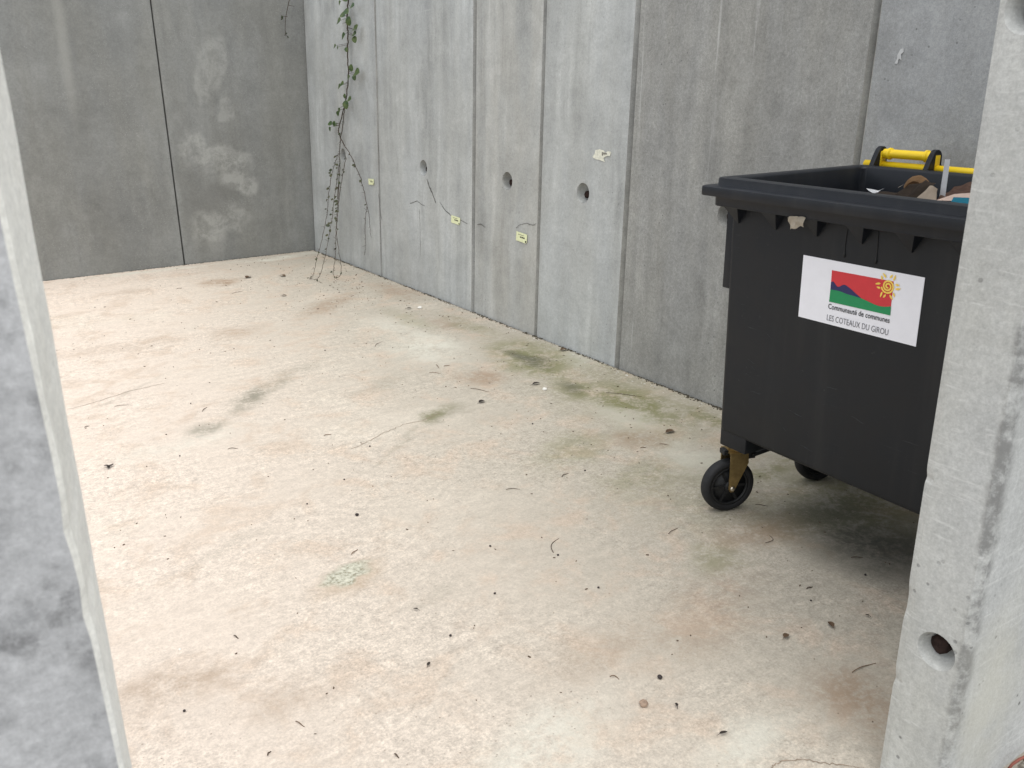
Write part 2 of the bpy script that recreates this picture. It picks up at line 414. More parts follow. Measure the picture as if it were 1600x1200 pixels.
bm = bmesh.new()
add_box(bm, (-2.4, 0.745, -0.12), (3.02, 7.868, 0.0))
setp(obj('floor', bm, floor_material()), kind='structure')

s = Sh('gravel_ground')
v = s.voro(60); g = s.noise(2, 5)
c = s.mix(s.ramp(v.outputs['Distance'], 0.1, 0.6), (0.42, 0.39, 0.34), (0.16, 0.145, 0.12))
c = s.gain(c, s.ramp(g, .3, .7, .75, 1.2, False)); s.bump(v.outputs['Distance'], 0.8, 0.01)
bm = bmesh.new()
bmesh.ops.create_grid(bm, x_segments=40, y_segments=40, size=400)
o = obj('ground', bm, s.done(c, 0.95, 0.1)); o.location.z = -0.03
setp(o, kind='structure')

# ------------------------------------------------------------------ precast wall panels
WALL_H = 2.35
BATTER = 0.035
def wx(z): return 3.03 + BATTER * z          # face of the right wall (leans back as it rises)

def wall_hole(root, panel, centre, nrm, r=0.055, depth=0.075, bolt=True, r_in=0.042, flare=0.9, shift=(0, 0, 0)):
    """cone-shaped anchor recess cut into the panel, lined, with a rusty bolt stub at the bottom"""
    n = Vector(nrm).normalized(); c = Vector(centre) - Vector(root.location)
    cb = bmesh.new()
    add_lathe(cb, [(0, 0.03), (r * 1.02 + 0.03 * 0.25, 0.03), (r, 0.0), (r * flare, -depth * 0.4), (r_in, -depth), (0, -depth)], c, n, 28)
    bmesh.ops.remove_doubles(cb, verts=cb.verts, dist=1e-4)
    apply_cut(panel, cb)
    lb = bmesh.new()
    sh = Vector(shift)
    add_lathe(lb, [(r_in * 1.0, -depth + .002), (0.0001, -depth + 0.002)], c, n, 24)
    ln = obj('anchor_recess', lb, M_HOLE, root)
    if bolt:
        bb = bmesh.new()
        add_lathe(bb, [(0.0001, 0), (0.013, 0), (0.020, -0.004), (0.021, -0.02), (0.019, -depth * 0.6)], c + sh + n * (-depth * 0.42), n, 14)
        for vtx in bb.verts: vtx.co += Vector((random.uniform(-1, 1), random.uniform(-1, 1), random.uniform(-1, 1))) * 0.0015
        obj('anchor_bolt', bb, M_RUST, ln)
    return ln

def right_panel(y0, y1, mat, label, hole=True, chamfer=0.022, dx=0.0):
    """panel between y0 (near) and y1 (far)"""
    ym = (y0 + y1) / 2
    root = thing('concrete_panel', label, 'wall panel', (wx(0), ym, 0), 0, 'precast panels of the right hand wall')
    g = 0.005
    a, b = y0 + g, y1 - g
    bm = bmesh.new()
    T = 0.16
    prof = [(dx + .030, a), (dx, a + .015), (dx, b - chamfer * 0.5), (dx + chamfer * 0.5, b), (T, b), (T, a)]
    zs = [-0.1, WALL_H]
    rings = [[bm.verts.new((wx(z) + p[0], p[1], z)) for p in prof] for z in zs]
    k = len(prof)
    for i in range(k): bm.faces.new((rings[0][i], rings[0][(i + 1) % k], rings[1][(i + 1) % k], rings[1][i]))
    bm.faces.new(rings[0]); bm.faces.new(rings[1])
    bm.faces.ensure_lookup_table()
    bm.faces[0].material_index = 1; bm.faces[k - 1].material_index = 1; bm.faces[2].material_index = 1
    p = obj('slab', bm, [M_PANEL[mat], M_PANEL['edge']], root, root.location)
    if hole:
        hy = ym - (0.02 if not isinstance(hole, float) else hole); hz = 0.90
        wall_hole(root, p, (wx(hz) + dx, hy, hz), (-1, 0, BATTER), shift=(0, 0.012, -0.010))
    return root

panels = []
specs = [(6.45, 7.868, 'pale', 'pale concrete panel in the corner with the creeper hanging down it', True, .004),
         (5.04, 6.45, 'pale', 'wide pale concrete panel with a crack running down from its bolt hole', True, 0.0),
         (4.30, 5.04, 'pale_b', 'narrow pale concrete panel carrying an intact yellow sticker low down', True, .003),
         (3.53, 4.30, 'pale', 'narrow pale concrete panel with the torn sticker near its upper right', True, .0),
         (2.20, 3.53, 'worn', 'wide rough grey concrete panel just left of the bin, streaked with white', True, .003),
         (0.885, 2.20, 'bluish', 'bluish grey concrete panel directly behind the bin', True, 0.0)]
for a, b, m, l, h, dx in specs: panels.append(right_panel(a, b, m, l, h, 0.022, dx))

def back_panel(x0, x1, label, mat='dark', dy=0.0):
    root = thing('concrete_panel', label, 'wall panel', ((x0 + x1) / 2, 7.87, 0), 0, 'precast panels of the back wall')
    g = 0.005; ch = 0.006
    bm = bmesh.new()
    prof = [(x0 + g, 7.872 + dy + ch), (x0 + g + ch, 7.872 + dy), (x1 - g - ch, 7.872 + dy), (x1 - g, 7.872 + dy + ch), (x1 - g, 8.03), (x0 + g, 8.03)]
    add_prism(bm, [(p[0], p[1], -0.1) for p in prof], (0, 0, WALL_H + 0.1))
    obj('slab', bm, M_PANEL[mat], root, root.location)
    return root
back_panel(1.855, 3.24, 'dark grey concrete panel in the corner with whitish lime blotches', dy=0.003)
back_panel(0.43, 1.855, 'dark grey speckled concrete panel left of the joint in the back wall')
back_panel(-1.0, 0.43, 'dark grey back wall panel hidden behind the left foreground wall end')
back_panel(-2.4, -1.0, 'dark concrete panel at the far left of the back wall ')
bm = bmesh.new()      # right wall's far end closes the corner behind the battered face
# ------------------------------------------------------------------ the two foreground wall ends
root = thing('concrete_wall', 'out of focus bluish mottled concrete wall end in the left foreground', 'wall', (-0.6, 0.81, 0), 0, 'front walls of the enclosure')
bm = bmesh.new()
NZ = 90
outer, inner = [], []
for i in range(NZ + 1):
    z = -0.1 + (WALL_H + .1) * i / NZ
    j = mnoise.noise(Vector((z * 14, 3, 1))) * 0.0010 + mnoise.noise(Vector((z * 45, 1, 7))) * 0.0006
    j2 = mnoise.noise(Vector((z * 12, 9, 4))) * 0.0009 + mnoise.noise(Vector((z * 40, 5, 2))) * 0.0005
    # a broken bite in the arris, as in the photo
    xo = .0655 - .0085 * max(0, min(1.2, (z - .9) / .45))
    chip = 0.0025 * math.exp(-((z - 1.075) / 0.012) ** 2) + 0.003 * math.exp(-((z - 1.15) / 0.02) ** 2)
    outer.append((bm.verts.new((-1.4, 0.745, z)), bm.verts.new((xo - .005 - chip, 0.745, z)), bm.verts.new((xo + j - chip * .6, 0.750 + chip, z))))
    inner.append((bm.verts.new((0.0832 + j2, 0.874, z)), bm.verts.new((0.076, 0.880, z)), bm.verts.new((-1.4, 0.880, z))))
for i in range(NZ):
    o0, o1, n0, n1 = outer[i], outer[i + 1], inner[i], inner[i + 1]
    for q, mi in (((o0[0], o0[1], o1[1], o1[0]), 0), ((o0[1], o0[2], o1[2], o1[1]), 1), ((o0[2], n0[0], n1[0], o1[2]), 1),
                  ((n0[0], n0[1], n1[1], n1[0]), 1), ((n0[1], n0[2], n1[2], n1[1]), 1), ((n0[2], o0[0], o1[0], n1[2]), 0)):
        f = bm.faces.new(q); f.material_index = mi
bm.faces.new([*outer[0], *inner[0]]); bm.faces.new([*outer[-1], *inner[-1]])
obj('slab', bm, [M_PANEL['post'], M_PANEL['arris']], root, root.location)
LEFT = root

PX = 1.57
root = thing('concrete_wall', 'light grey concrete wall end in the right foreground with two bolt recesses', 'wall', (2.3, 0.81, 0), 0, 'front walls of the enclosure')
bm = bmesh.new()
rows = []
for i in range(NZ * 2 + 1):
    z = -0.1 + (WALL_H + .1) * i / (NZ * 2)
    j = mnoise.noise(Vector((z * 16, 13, 1))) * 0.0012 + mnoise.noise(Vector((z * 60, 1, 17))) * 0.0008
    chip = 0.0035 * math.exp(-((z - 0.745) / 0.010) ** 2) + 0.004 * math.exp(-((z - 0.46) / 0.035) ** 4) + 0.005 * math.exp(-((z - 0.27) / 0.012) ** 2)
    k = mnoise.noise(Vector((z * 20, 3, 11))) * 0.0015
    rows.append([bm.verts.new(v) for v in ((PX + 0.014 + k, 0.745, z), (PX + k, 0.757 + k, z), (PX, 0.872 - chip * 1.6 + j, z), (PX + 0.004 + chip * .9, 0.8875 - chip * .4, z),
                                            (3.25, 0.8875, z), (3.25, 0.745, z))])
for r0, r1 in zip(rows, rows[1:]):
    for k in range(6): bm.faces.new((r0[k], r0[(k + 1) % 6], r1[(k + 1) % 6], r1[k]))
bm.faces.new(rows[0]); bm.faces.new(rows[-1])
pil = obj('slab', bm, M_PANEL['pillar'], root, root.location)
wall_hole(root, pil, (PX, 0.806, 0.383), (-1, 0, 0), 0.041, 0.058, True, 0.022, 0.78, (0, 0.010, 0.0))
wall_hole(root, pil, (PX, 0.836, 1.60), (-1, 0, 0), 0.041, 0.058, True, 0.022, 0.78)
PILLAR = root

# ------------------------------------------------------------------ ribbons on surfaces: cracks
def ribbon(bm, pts, nrm, wd):
    n = Vector(nrm).normalized(); prev = None
    pts = [Vector(p) for p in pts]
    for i, p in enumerate(pts):
        d = (pts[min(i + 1, len(pts) - 1)] - pts[max(i - 1, 0)]).normalized(); sdir = d.cross(n).normalized()
        ww = wd * (0.45 + random.random() * 0.8) * (0.3 if i in (0, len(pts) - 1) else 1)
        cur = (bm.verts.new(p + sdir * ww / 2), bm.verts.new(p - sdir * ww / 2))
        if prev: bm.faces.new((prev[0], cur[0], cur[1], prev[1]))
        prev = cur
def subdiv(pts, n=6, jit=0.0):
    out = []
    for a, b in zip(pts, pts[1:]):
        a, b = Vector(a), Vector(b)
        for k in range(n): out.append(a.lerp(b, k / n) + Vector([random.uniform(-jit, jit) for _ in range(3)]))
    out.append(Vector(pts[-1])); return out
def on_right(px, py, lift=0.002):
    # intersection with the battered right wall face
    r = ray(px, py); t = (3.03 + BATTER * CAM_H - lift) / (r.x - BATTER * r.z)
    return CAM + r * t
def crack(panel_root, pix, wd=0.004, lift=0.0015):
    bm = bmesh.new()
    pts = [on_right(x, y, lift) for x, y in pix]
    ps = subdiv(pts, 5, 0.002)
    for p in ps: p.x = wx(p.z) - lift
    ribbon(bm, ps, (-1, 0, BATTER), wd)
    obj('crack', bm, M_CRACK, panel_root, panel_root.location)
crack(panels[1], [(667, 279), (670, 290), (676, 303), (681, 318)], 0.012)
crack(panels[1], [(687, 315), (695, 328), (704, 336), (712, 342), (722, 345), (731, 350)], 0.006)
crack(panels[1], [(640, 318), (652, 314), (658, 319), (664, 322)], 0.005)
crack(panels[2], [(745, 351), (751, 350), (758, 355)], 0.006)
crack(panels[2], [(806, 357), (812, 351), (822, 349), (834, 352), (838, 349)], 0.004)
crack(panels[0], [(591, 300), (594, 330), (597, 345)], 0.006)
crack(panels[1], [(655, 325), (656, 350), (657, 400)], 0.003)

# ------------------------------------------------------------------ small yellow stickers on the panels
def wall_sticker(panel_root, cx, cy, wd, ht, tilt, label, torn=False, rows=3):
    c = on_right(cx, cy, 0.0025); n = Vector((-1, 0, BATTER)).normalized()
    u = Vector((0, -1, 0)); v = n.cross(u).normalized()
    if v.z < 0: v = -v
    u2 = u * cos(tilt) + v * sin(tilt); v2 = v * cos(tilt) - u * sin(tilt)
    bm = bmesh.new()
    if torn:
        out = [(-.5, -.2), (-.38, .1), (-.34, .42), (-.1, .5), (.12, .42), (.2, .25), (.33, .4), (.5, .38), (.47, .05), (.25, -.02), (.12, -.18), (.2, -.5), (-.1, -.38), (-.3, -.36)]
    else:
        out = [(-.5, -.5), (-.5, .5), (.5, .5), (.5, -.38), (.4, -.5)]
    add_prism(bm, [c + u2 * (a * wd) + v2 * (b * ht) for a, b in out], n * 0.0012)
    st = obj('paper_sticker', bm, M_TORN if torn else M_LABEL, panel_root, panel_root.location); st['label'] = label
    pb = bmesh.new(); c2 = c + n * 0.0018
    def bar(x0, x1, y0, y1): add_prism(pb, [c2 + u2 * (x * wd) + v2 * (y * ht) for x, y in ((x0, y0), (x1, y0), (x1, y1), (x0, y1))], n * 0.0004)
    if torn:
        bar(.02, .09, .0, .3); bar(.1, .3, .12, .26)
    else:
        for k in range(4): bar(-.3 + k * .13, -.21 + k * .13, .22, .28)
        for k in range(3): bar(-.12 + k * .15, -.0 + k * .15, -.06, .08)
        if rows > 2: bar(.36, .46, -.42, -.22)
    obj('print', pb, M_GREYINK if torn else M_INK, st, panel_root.location)
wall_sticker(panels[0], 580, 284, 0.098, 0.046, 0.05, 'small yellow sticker low on the corner panel')
wall_sticker(panels[1], 712, 344, 0.118, 0.050, -0.05, 'yellow sticker crossed by a crack')
wall_sticker(panels[2], 815, 371, 0.115, 0.056, -0.06, 'clean yellow printed sticker')
wall_sticker(panels[3], 940, 243, 0.15, 0.062, 0.0, 'torn yellow sticker', True)

# pale scar on the panel behind the bin
bm = bmesh.new(); cc = on_right(1406, 88, .002)
add_prism(bm, [cc + Vector((BATTER * b, a, b)) for a, b in ((.010, .004), (.001, .024), (-.010, .027), (-.013, .015), (-.004, .006), (-.009, -.012), (.002, -.008), (.005, -.026), (.016, -.024), (.009, -.008))], (-0.0015, 0, 0))
obj('plaster_patch', bm, plain('white_filler', (0.47, 0.485, 0.49), .8), panels[5], panels[5].location)

# ------------------------------------------------------------------ the wheeled bin
def plastic(name, col, rough=0.45):
    s = Sh(name)
    n = s.noise(9, 6, 0.65); sc = s.noise(1, 4, 0.7, s.scaled((26, 26, 6)))
    c = s.gain(s.mix(0.0, col, col), s.ramp(n, .3, .7, .88, 1.14, False))
    dust = s.mul(s.ramp(s.noise(60, 5, .75), 0.60, 0.74), s.ramp(n, 0.45, 0.65))
    c = s.mix(s.mul(dust, 0.25), c, (0.13, 0.125, 0.115))
    scr = s.ramp(s.noise(1.0, 3, .6, s.vmath('MULTIPLY', s.warped(.02, 6, 2), (7, 7, 130))), 0.64, 0.74)
    c = s.mix(s.mul(scr, s.ramp(s.noise(4.5, 4, .65), 0.56, 0.70, 0, 0.45)), c, (0.11, 0.115, 0.12))
    c = s.mix(s.ramp(s.noise(1.0, 4, .6, s.scaled((9, 9, .7))), .45, .75, 0, 0.10), c, (0.09, 0.088, 0.082))
    s.bump(s.noise(420, 2, 0.6), 0.10, 0.001)
    s.bump(s.noise(5, 2, 0.4), 0.08, 0.01)
    return s.done(c, s.ramp(n, .3, .7, rough - .06, rough + .1, False), 0.3)
M_BIN = plastic('charcoal_plastic', (0.0080, 0.0098, 0.0125), 0.5)
M_RIM = plastic('dark_rim_plastic', (0.0095, 0.0118, 0.0160), 0.46)
M_YEL = plain('yellow_plastic', (0.80, 0.56, 0.015), 0.38, 0.45, 0, 0.06, 20)
M_RUB = plain('black_rubber', (0.014, 0.0145, 0.016), 0.65, 0.35, 0, 0.25, 60, 0.2)
M_HUB = plain('black_hub_plastic', (0.011, 0.012, 0.013), 0.5, 0.35)
M_ZINC = plain('yellow_zinc_steel', (0.36, 0.265, 0.12), 0.38, 0.5, 0.85, 0.3, 40, 0.1)
M_BOLT = plain('bright_bolt', (0.52, 0.48, 0.40), 0.3, 0.5, 0.9, 0.2, 80)

BX, BY = 2.46, 1.495
BIN = thing('wheeled_bin', 'large charcoal four wheeled waste bin with its yellow lid open and a white sticker', 'bin', (BX, BY, 0), R(-1.2))
def rrect(x0, x1, y0, y1, r, n=6):
    pts = []
    for cx, cy, a0 in ((x1 - r, y1 - r, 0), (x0 + r, y1 - r, 90), (x0 + r, y0 + r, 180), (x1 - r, y0 + r, 270)):
        for k in range(n + 1):
            a = R(a0 + 90 * k / n); pts.append((cx + r * cos(a), cy + r * sin(a)))
    return pts
def loft(bm, rings, mat=0, closed=True):
    vr = [[bm.verts.new(p) for p in r] for r in rings]
    n = len(vr[0])
    for a, b in zip(vr, vr[1:]):
        for k in range(n):
            f = bm.faces.new((a[k], a[(k + 1) % n], b[(k + 1) % n], b[k])); f.material_index = mat
    return vr
def fx(z): return -0.30 + (1.10 - z) * 0.020       # front face of the body
def bk(z): return 0.335 - (1.10 - z) * 0.055
def ring(z, o=0.0, r=0.024): return [(x, y, z) for x, y in rrect(fx(z) - o, bk(z) + o, -0.498 - o, 0.498 + o, max(r + o, .008))]
bm = bmesh.new()
vr = loft(bm, [ring(.334, -.02, .04), ring(.336, -.008, .034), ring(.342, -.002, .028), ring(.352), ring(.6), ring(.85), ring(1.09), ring(1.14, -.001), ring(1.18, -.001),
               ring(1.18, -.008), ring(1.0, -.008), ring(.7, -.008), ring(.40, -.010), ring(.36, -.05)])
bm.faces.new(vr[0][::-1]); bm.faces.new(vr[-1])
body = autosmooth(obj('body', bm, M_BIN, BIN), 40)
def rim_ring(o, z): return [(x, y, z) for x, y in rrect(-0.30 - o, 0.335 + o, -0.495 - o, 0.495 + o, max(0.020 + o * .1, .012), 6)]
bm = bmesh.new()
prof = [(-.010, 1.10), (-.010, 1.190), (-.006, 1.196), (0.0, 1.1985), (.034, 1.1975), (.0375, 1.1965), (.0385, 1.1935), (.040, 1.1755), (.0415, 1.1735), (.071, 1.1715), (.0745, 1.170), (.0755, 1.1665), (.076, 1.1445),
        (.0750, 1.1425), (.045, 1.1415), (.044, 1.1400), (.043, 1.111), (.041, 1.109), (.001, 1.109)]
vr = loft(bm, [rim_ring(o, z) for o, z in prof])
autosmooth(obj('rim', bm, M_RIM, BIN), 38)
# gussets below the rim
for k in range(7):
    for side in (0, 1):
        y = 0.459 - k * 0.153
        bm = bmesh.new()
        z1, z0 = 1.109, 1.058
        x = fx(1.1) if side == 0 else 0.335
        dx_ = -0.041 if side == 0 else 0.041
        xs = (fx(z0) if side == 0 else bk(z0))
        a = [bm.verts.new(v) for v in ((x, y - .033, z1), (x + dx_, y - .028, z1), (x + dx_, y + .028, z1), (x, y + .033, z1))]
        t = [bm.verts.new(v) for v in ((xs, y - .003, z0), (xs + dx_ * .12, y - .002, z0), (xs + dx_ * .12, y + .002, z0), (xs, y + .003, z0))]
        for i in range(3): bm.faces.new((a[i], a[i + 1], t[i + 1], t[i]))
        bm.faces.new(t)
        obj('rim_gusset', bm, M_RIM, BIN)
# lifting guard plate on the left side, its twin on the right
for sy in (1, -1):
    bm = bmesh.new()
    lo, hi = (-.264, .499, .83), (.10, .546, 1.109)
    add_box(bm, (lo[0], lo[1] if sy > 0 else -hi[1], lo[2]), (hi[0], hi[1] if sy > 0 else -lo[1], hi[2]), 0.003)
    autosmooth(obj('side_guard', bm, M_RIM, BIN))
    bm = bmesh.new()
    add_lathe(bm, [(0.0001, .08), (.02, .08), (.023, .075), (.023, -.05)], (0.02, sy * .54, 1.0), (0, sy, 0), 20)
    obj('trunnion', bm, M_RIM, BIN)
# dark dried runs under the rim
for (yy, z0, kx) in ((1.545 - BY, 1.012, .004), (1.449 - BY, 1.010, -.004)):
    bm = bmesh.new()
    pts = [Vector((fx(1.108 - t * (1.108 - z0)) - .0008, yy + kx * math.sin(t * 2.2) + mnoise.noise(Vector((t * 9, kx, 0))) * .002, 1.108 - t * (1.108 - z0))) for t in [i / 14 for i in range(15)]]
    add_tube(bm, pts, [.0016] * 12 + [.003, .005, .002], 6)
    obj('dried_drip', bm, M_HUB, BIN)

# pale scuffs on the front
M_SCUFF = plain('grey_scuff', (0.030, 0.033, 0.038), 0.6, 0.3, 0, 0.5, 150)
sr = random.Random(21)
for (y, z, L, a) in ((.37, .62, .035, 10), (.36, .60, .020, 14), (.375, .57, .028, 6), (.34, .52, .05, -8), (.30, .72, .03, 20), (.18, .50, .06, 4), (.05, .62, .04, -12), (-.05, .55, .05, 9), (.22, .44, .04, 30), (.42, .80, .02, -20), (.12, .40, .05, 3), (.39, .47, .02, 60)):
    bm = bmesh.new(); ps = []
    for i in range(7):
        t = i / 6 - .5; yy = y + L * t * cos(R(a)) + sr.uniform(-.0006, .0006); zz = z + L * t * sin(R(a)) + .002 * math.sin(t * 5)
        ps.append(Vector((fx(zz) - .0006, yy, zz)))
    ribbon(bm, ps, (-1, 0, 0), sr.uniform(.0010, .0022))
    obj('scuff', bm, M_SCUFF, BIN)

# white sticker with emblem and lettering
M_WHITE = plain('white_vinyl', (0.76, 0.77, 0.82), 0.35, 0.4, 0, 0.03, 25)
M_RED = plain('red_print', (0.56, 0.035, 0.045), 0.4, 0.35, 0, 0.05)
M_GRN = plain('green_print', (0.010, 0.235, 0.085), 0.4, 0.35, 0, 0.05)
M_BLU = plain('navy_print', (0.020, 0.022, 0.095), 0.4, 0.35, 0, 0.05)
M_SUNY = plain('yellow_print', (0.82, 0.58, 0.10), 0.4, 0.35, 0, 0.05)
M_TXT = plain('black_lettering', (0.022, 0.022, 0.026), 0.5, 0.3)
M_TXTG = plain('grey_lettering', (0.10, 0.10, 0.115), 0.5, 0.3)
SW, SHT = 0.395, 0.188
SY0, SZ0 = 1.690 - BY, 0.997
def sp_(u, v, lift=0.0):
    z = SZ0 - v * SHT + u * 0.002
    return Vector((fx(z) - 0.0012 - lift, SY0 - u * SW, z))
def flat(name, poly, mat, parent, lift, th=0.0004):
    bm = bmesh.new()
    vs_ = [bm.verts.new(sp_(u, v, lift)) for u, v in poly]; vb = [bm.verts.new(sp_(u, v, lift - th)) for u, v in poly]
    bm.faces.new(vs_); n = len(vs_)
    for k in range(n): bm.faces.new((vs_[k], vs_[(k + 1) % n], vb[(k + 1) % n], vb[k]))
    bmesh.ops.triangulate(bm, faces=[f for f in bm.faces if len(f.verts) > 4])
    return obj(name, bm, mat, parent)
def spline(pts, n=8):
    out = []
    for i in range(len(pts) - 1):
        p0 = pts[max(i - 1, 0)]; p1 = pts[i]; p2 = pts[i + 1]; p3 = pts[min(i + 2, len(pts) - 1)]
        for k in range(n):
            t = k / n
            out.append(tuple(0.5 * (2 * b + (c - a) * t + (2 * a - 5 * b + 4 * c - d) * t * t + (3 * b - a - 3 * c + d) * t ** 3) for a, b, c, d in zip(p0, p1, p2, p3)))
    out.append(pts[-1]); return out
stk = flat('sticker', [(0, 0), (1, 0), (1, 1), (0, 1)], M_WHITE, BIN, 0.0, 0.001)
flat('emblem_field', [(.267, .150), (.776, .138), (.779, .60), (.272, .60)], M_RED, stk, 0.0006)
grn_top = spline([(.271, .450), (.345, .446), (.423, .466), (.544, .484), (.656, .530), (.719, .532), (.779, .503)])
flat('mountain_shape', spline([(.269, .335), (.287, .318), (.305, .345), (.335, .385), (.385, .333), (.443, .375), (.50, .44), (.544, .486)]) + [(.48, .56), (.271, .56)], M_BLU, stk, 0.0010)
flat('hill_shape', grn_top + [(.782, .637), (.270, .642)], M_GRN, stk, 0.0014)
def sun_emblem():
    bm = bmesh.new()
    cu, cv = .738, .222
    asp = SW / SHT
    def q(r, a): return (cu + r * cos(a), cv + r * asp * sin(a))
    def strip(path, wd, lift=0.0018):
        prev = None
        for i, (u, v) in enumerate(path):
            a = path[max(i - 1, 0)]; b = path[min(i + 1, len(path) - 1)]
            du, dv = (b[0] - a[0]) * SW, (b[1] - a[1]) * SHT; L = math.hypot(du, dv) or 1
            ww = wd[i] if isinstance(wd, list) else wd
            nu, nv = -dv / L * ww / SW, du / L * ww / SHT
            cur = (bm.verts.new(sp_(u + nu, v + nv, lift)), bm.verts.new(sp_(u - nu, v - nv, lift)))
            if prev: bm.faces.new((prev[0], cur[0], cur[1], prev[1]))
            prev = cur
    strip([q(.008 + .042 * i / 50, i / 50 * 2.3 * tau + 1.0) for i in range(51)], .0024)
    for k in range(12):
        a = k / 12 * tau + .15
        L = .098 if k % 2 == 0 else .088
        strip([q(.060 + (L - .060) * t, a + .16 * t * (1 if k % 2 else -1)) for t in (0, .35, .7, 1)], [.0012, .0030, .0024, .0007])
    obj('sun_emblem', bm, M_SUNY, stk)
sun_emblem()
def lettering(txt, u0, u1, vbase, vcap, mat, bold):
    cu = bpy.data.curves.new('t', 'FONT'); cu.body = txt; cu.size = 1.0; cu.offset = bold; cu.resolution_u = 3
    to = bpy.data.objects.new('t', cu); C.objects.link(to)
    bpy.context.view_layer.update()
    me = bpy.data.meshes.new_from_object(to.evaluated_get(bpy.context.evaluated_depsgraph_get()))
    bpy.data.objects.remove(to)
    xs = [v.co.x for v in me.vertices]; x0, x1 = min(xs), max(xs)
    cap = 0.69
    bm = bmesh.new(); bm.from_mesh(me); bpy.data.meshes.remove(me)
    for v in bm.verts:
        u = u0 + (v.co.x - x0) / (x1 - x0) * (u1 - u0); vv = vbase + (vcap - vbase) * v.co.y / cap
        v.co = sp_(u, vv, 0.0012)
    obj('lettering', bm, mat, stk)
lettering('Communauté de communes', .266, .783, .752, .672, M_TXT, 0.010)
lettering('LES COTEAUX DU GIROU', .264, .782, .940, .848, M_TXTG, -0.006)

# yellow lid folded down behind the bin, with hinge tube, grips and black hinge brackets
HX, HZ = 0.425, 1.198
bm = bmesh.new()
n = 14
lid_prof = [(HX + .020, 1.19), (HX + .045, 1.17), (HX + .060, 1.10), (HX + .070, .90), (HX + .062, .70), (HX + .045, .62)]
vv_ = []
for j in range(n + 1):
    y = -0.52 + 1.04 * j / n
    vv_.append([bm.verts.new((x + .012 * (1 - (2 * j / n - 1) ** 2), y, z)) for x, z in lid_prof])
for a, b in zip(vv_, vv_[1:]):
    for k in range(len(lid_prof) - 1): bm.faces.new((a[k], b[k], b[k + 1], a[k + 1]))
r_ = bmesh.ops.solidify(bm, geom=bm.faces[:], thickness=0.004)
lid = autosmooth(obj('lid', bm, M_YEL, BIN), 30)
bm = bmesh.new()
add_tube(bm, [(HX, .553, HZ - .002), (HX, -.553, HZ - .002)], .0135, 16)
obj('hinge_tube', bm, M_YEL, lid)
def grip(ya, yb):
    bm = bmesh.new()
    add_tube(bm, [(HX, ya, 1.236), (HX, yb, 1.236)], .0155, 18)
    for y, d in ((ya, -1), (yb, 1)):
        add_lathe(bm, [(.0155, -.030), (.0205, -.026), (.0205, -.018), (.0165, -.014), (.0165, 0.0)], (HX, y, 1.236), (0, -d, 0), 18)
        add_box(bm, (HX - .020, min(y, y - d * .022), 1.190), (HX + .014, max(y, y - d * .022), 1.246), .006)
    autosmooth(obj('lid_grip', bm, M_YEL, lid), 40)
def bracket(y):
    bm = bmesh.new()
    out = [(HX - .062, 1.172), (HX - .058, 1.192)] + [(HX - .006 + .027 * cos(a), 1.234 + .027 * sin(a)) for a in [R(d) for d in range(170, -31, -20)]] + [(HX + .024, 1.172)]
    add_prism(bm, [(x, y - .009, z) for x, z in out], (0, .018, 0))
    bmesh.ops.bevel(bm, geom=bm.edges[:], offset=.002, segments=1, affect='EDGES')
    autosmooth(obj('hinge_bracket', bm, M_RIM, BIN), 35)
for ya, yb in ((1.985 - BY, 1.775 - BY), (-.28, -.49)):
    grip(ya - .012, yb + .012); bracket(ya); bracket(yb)

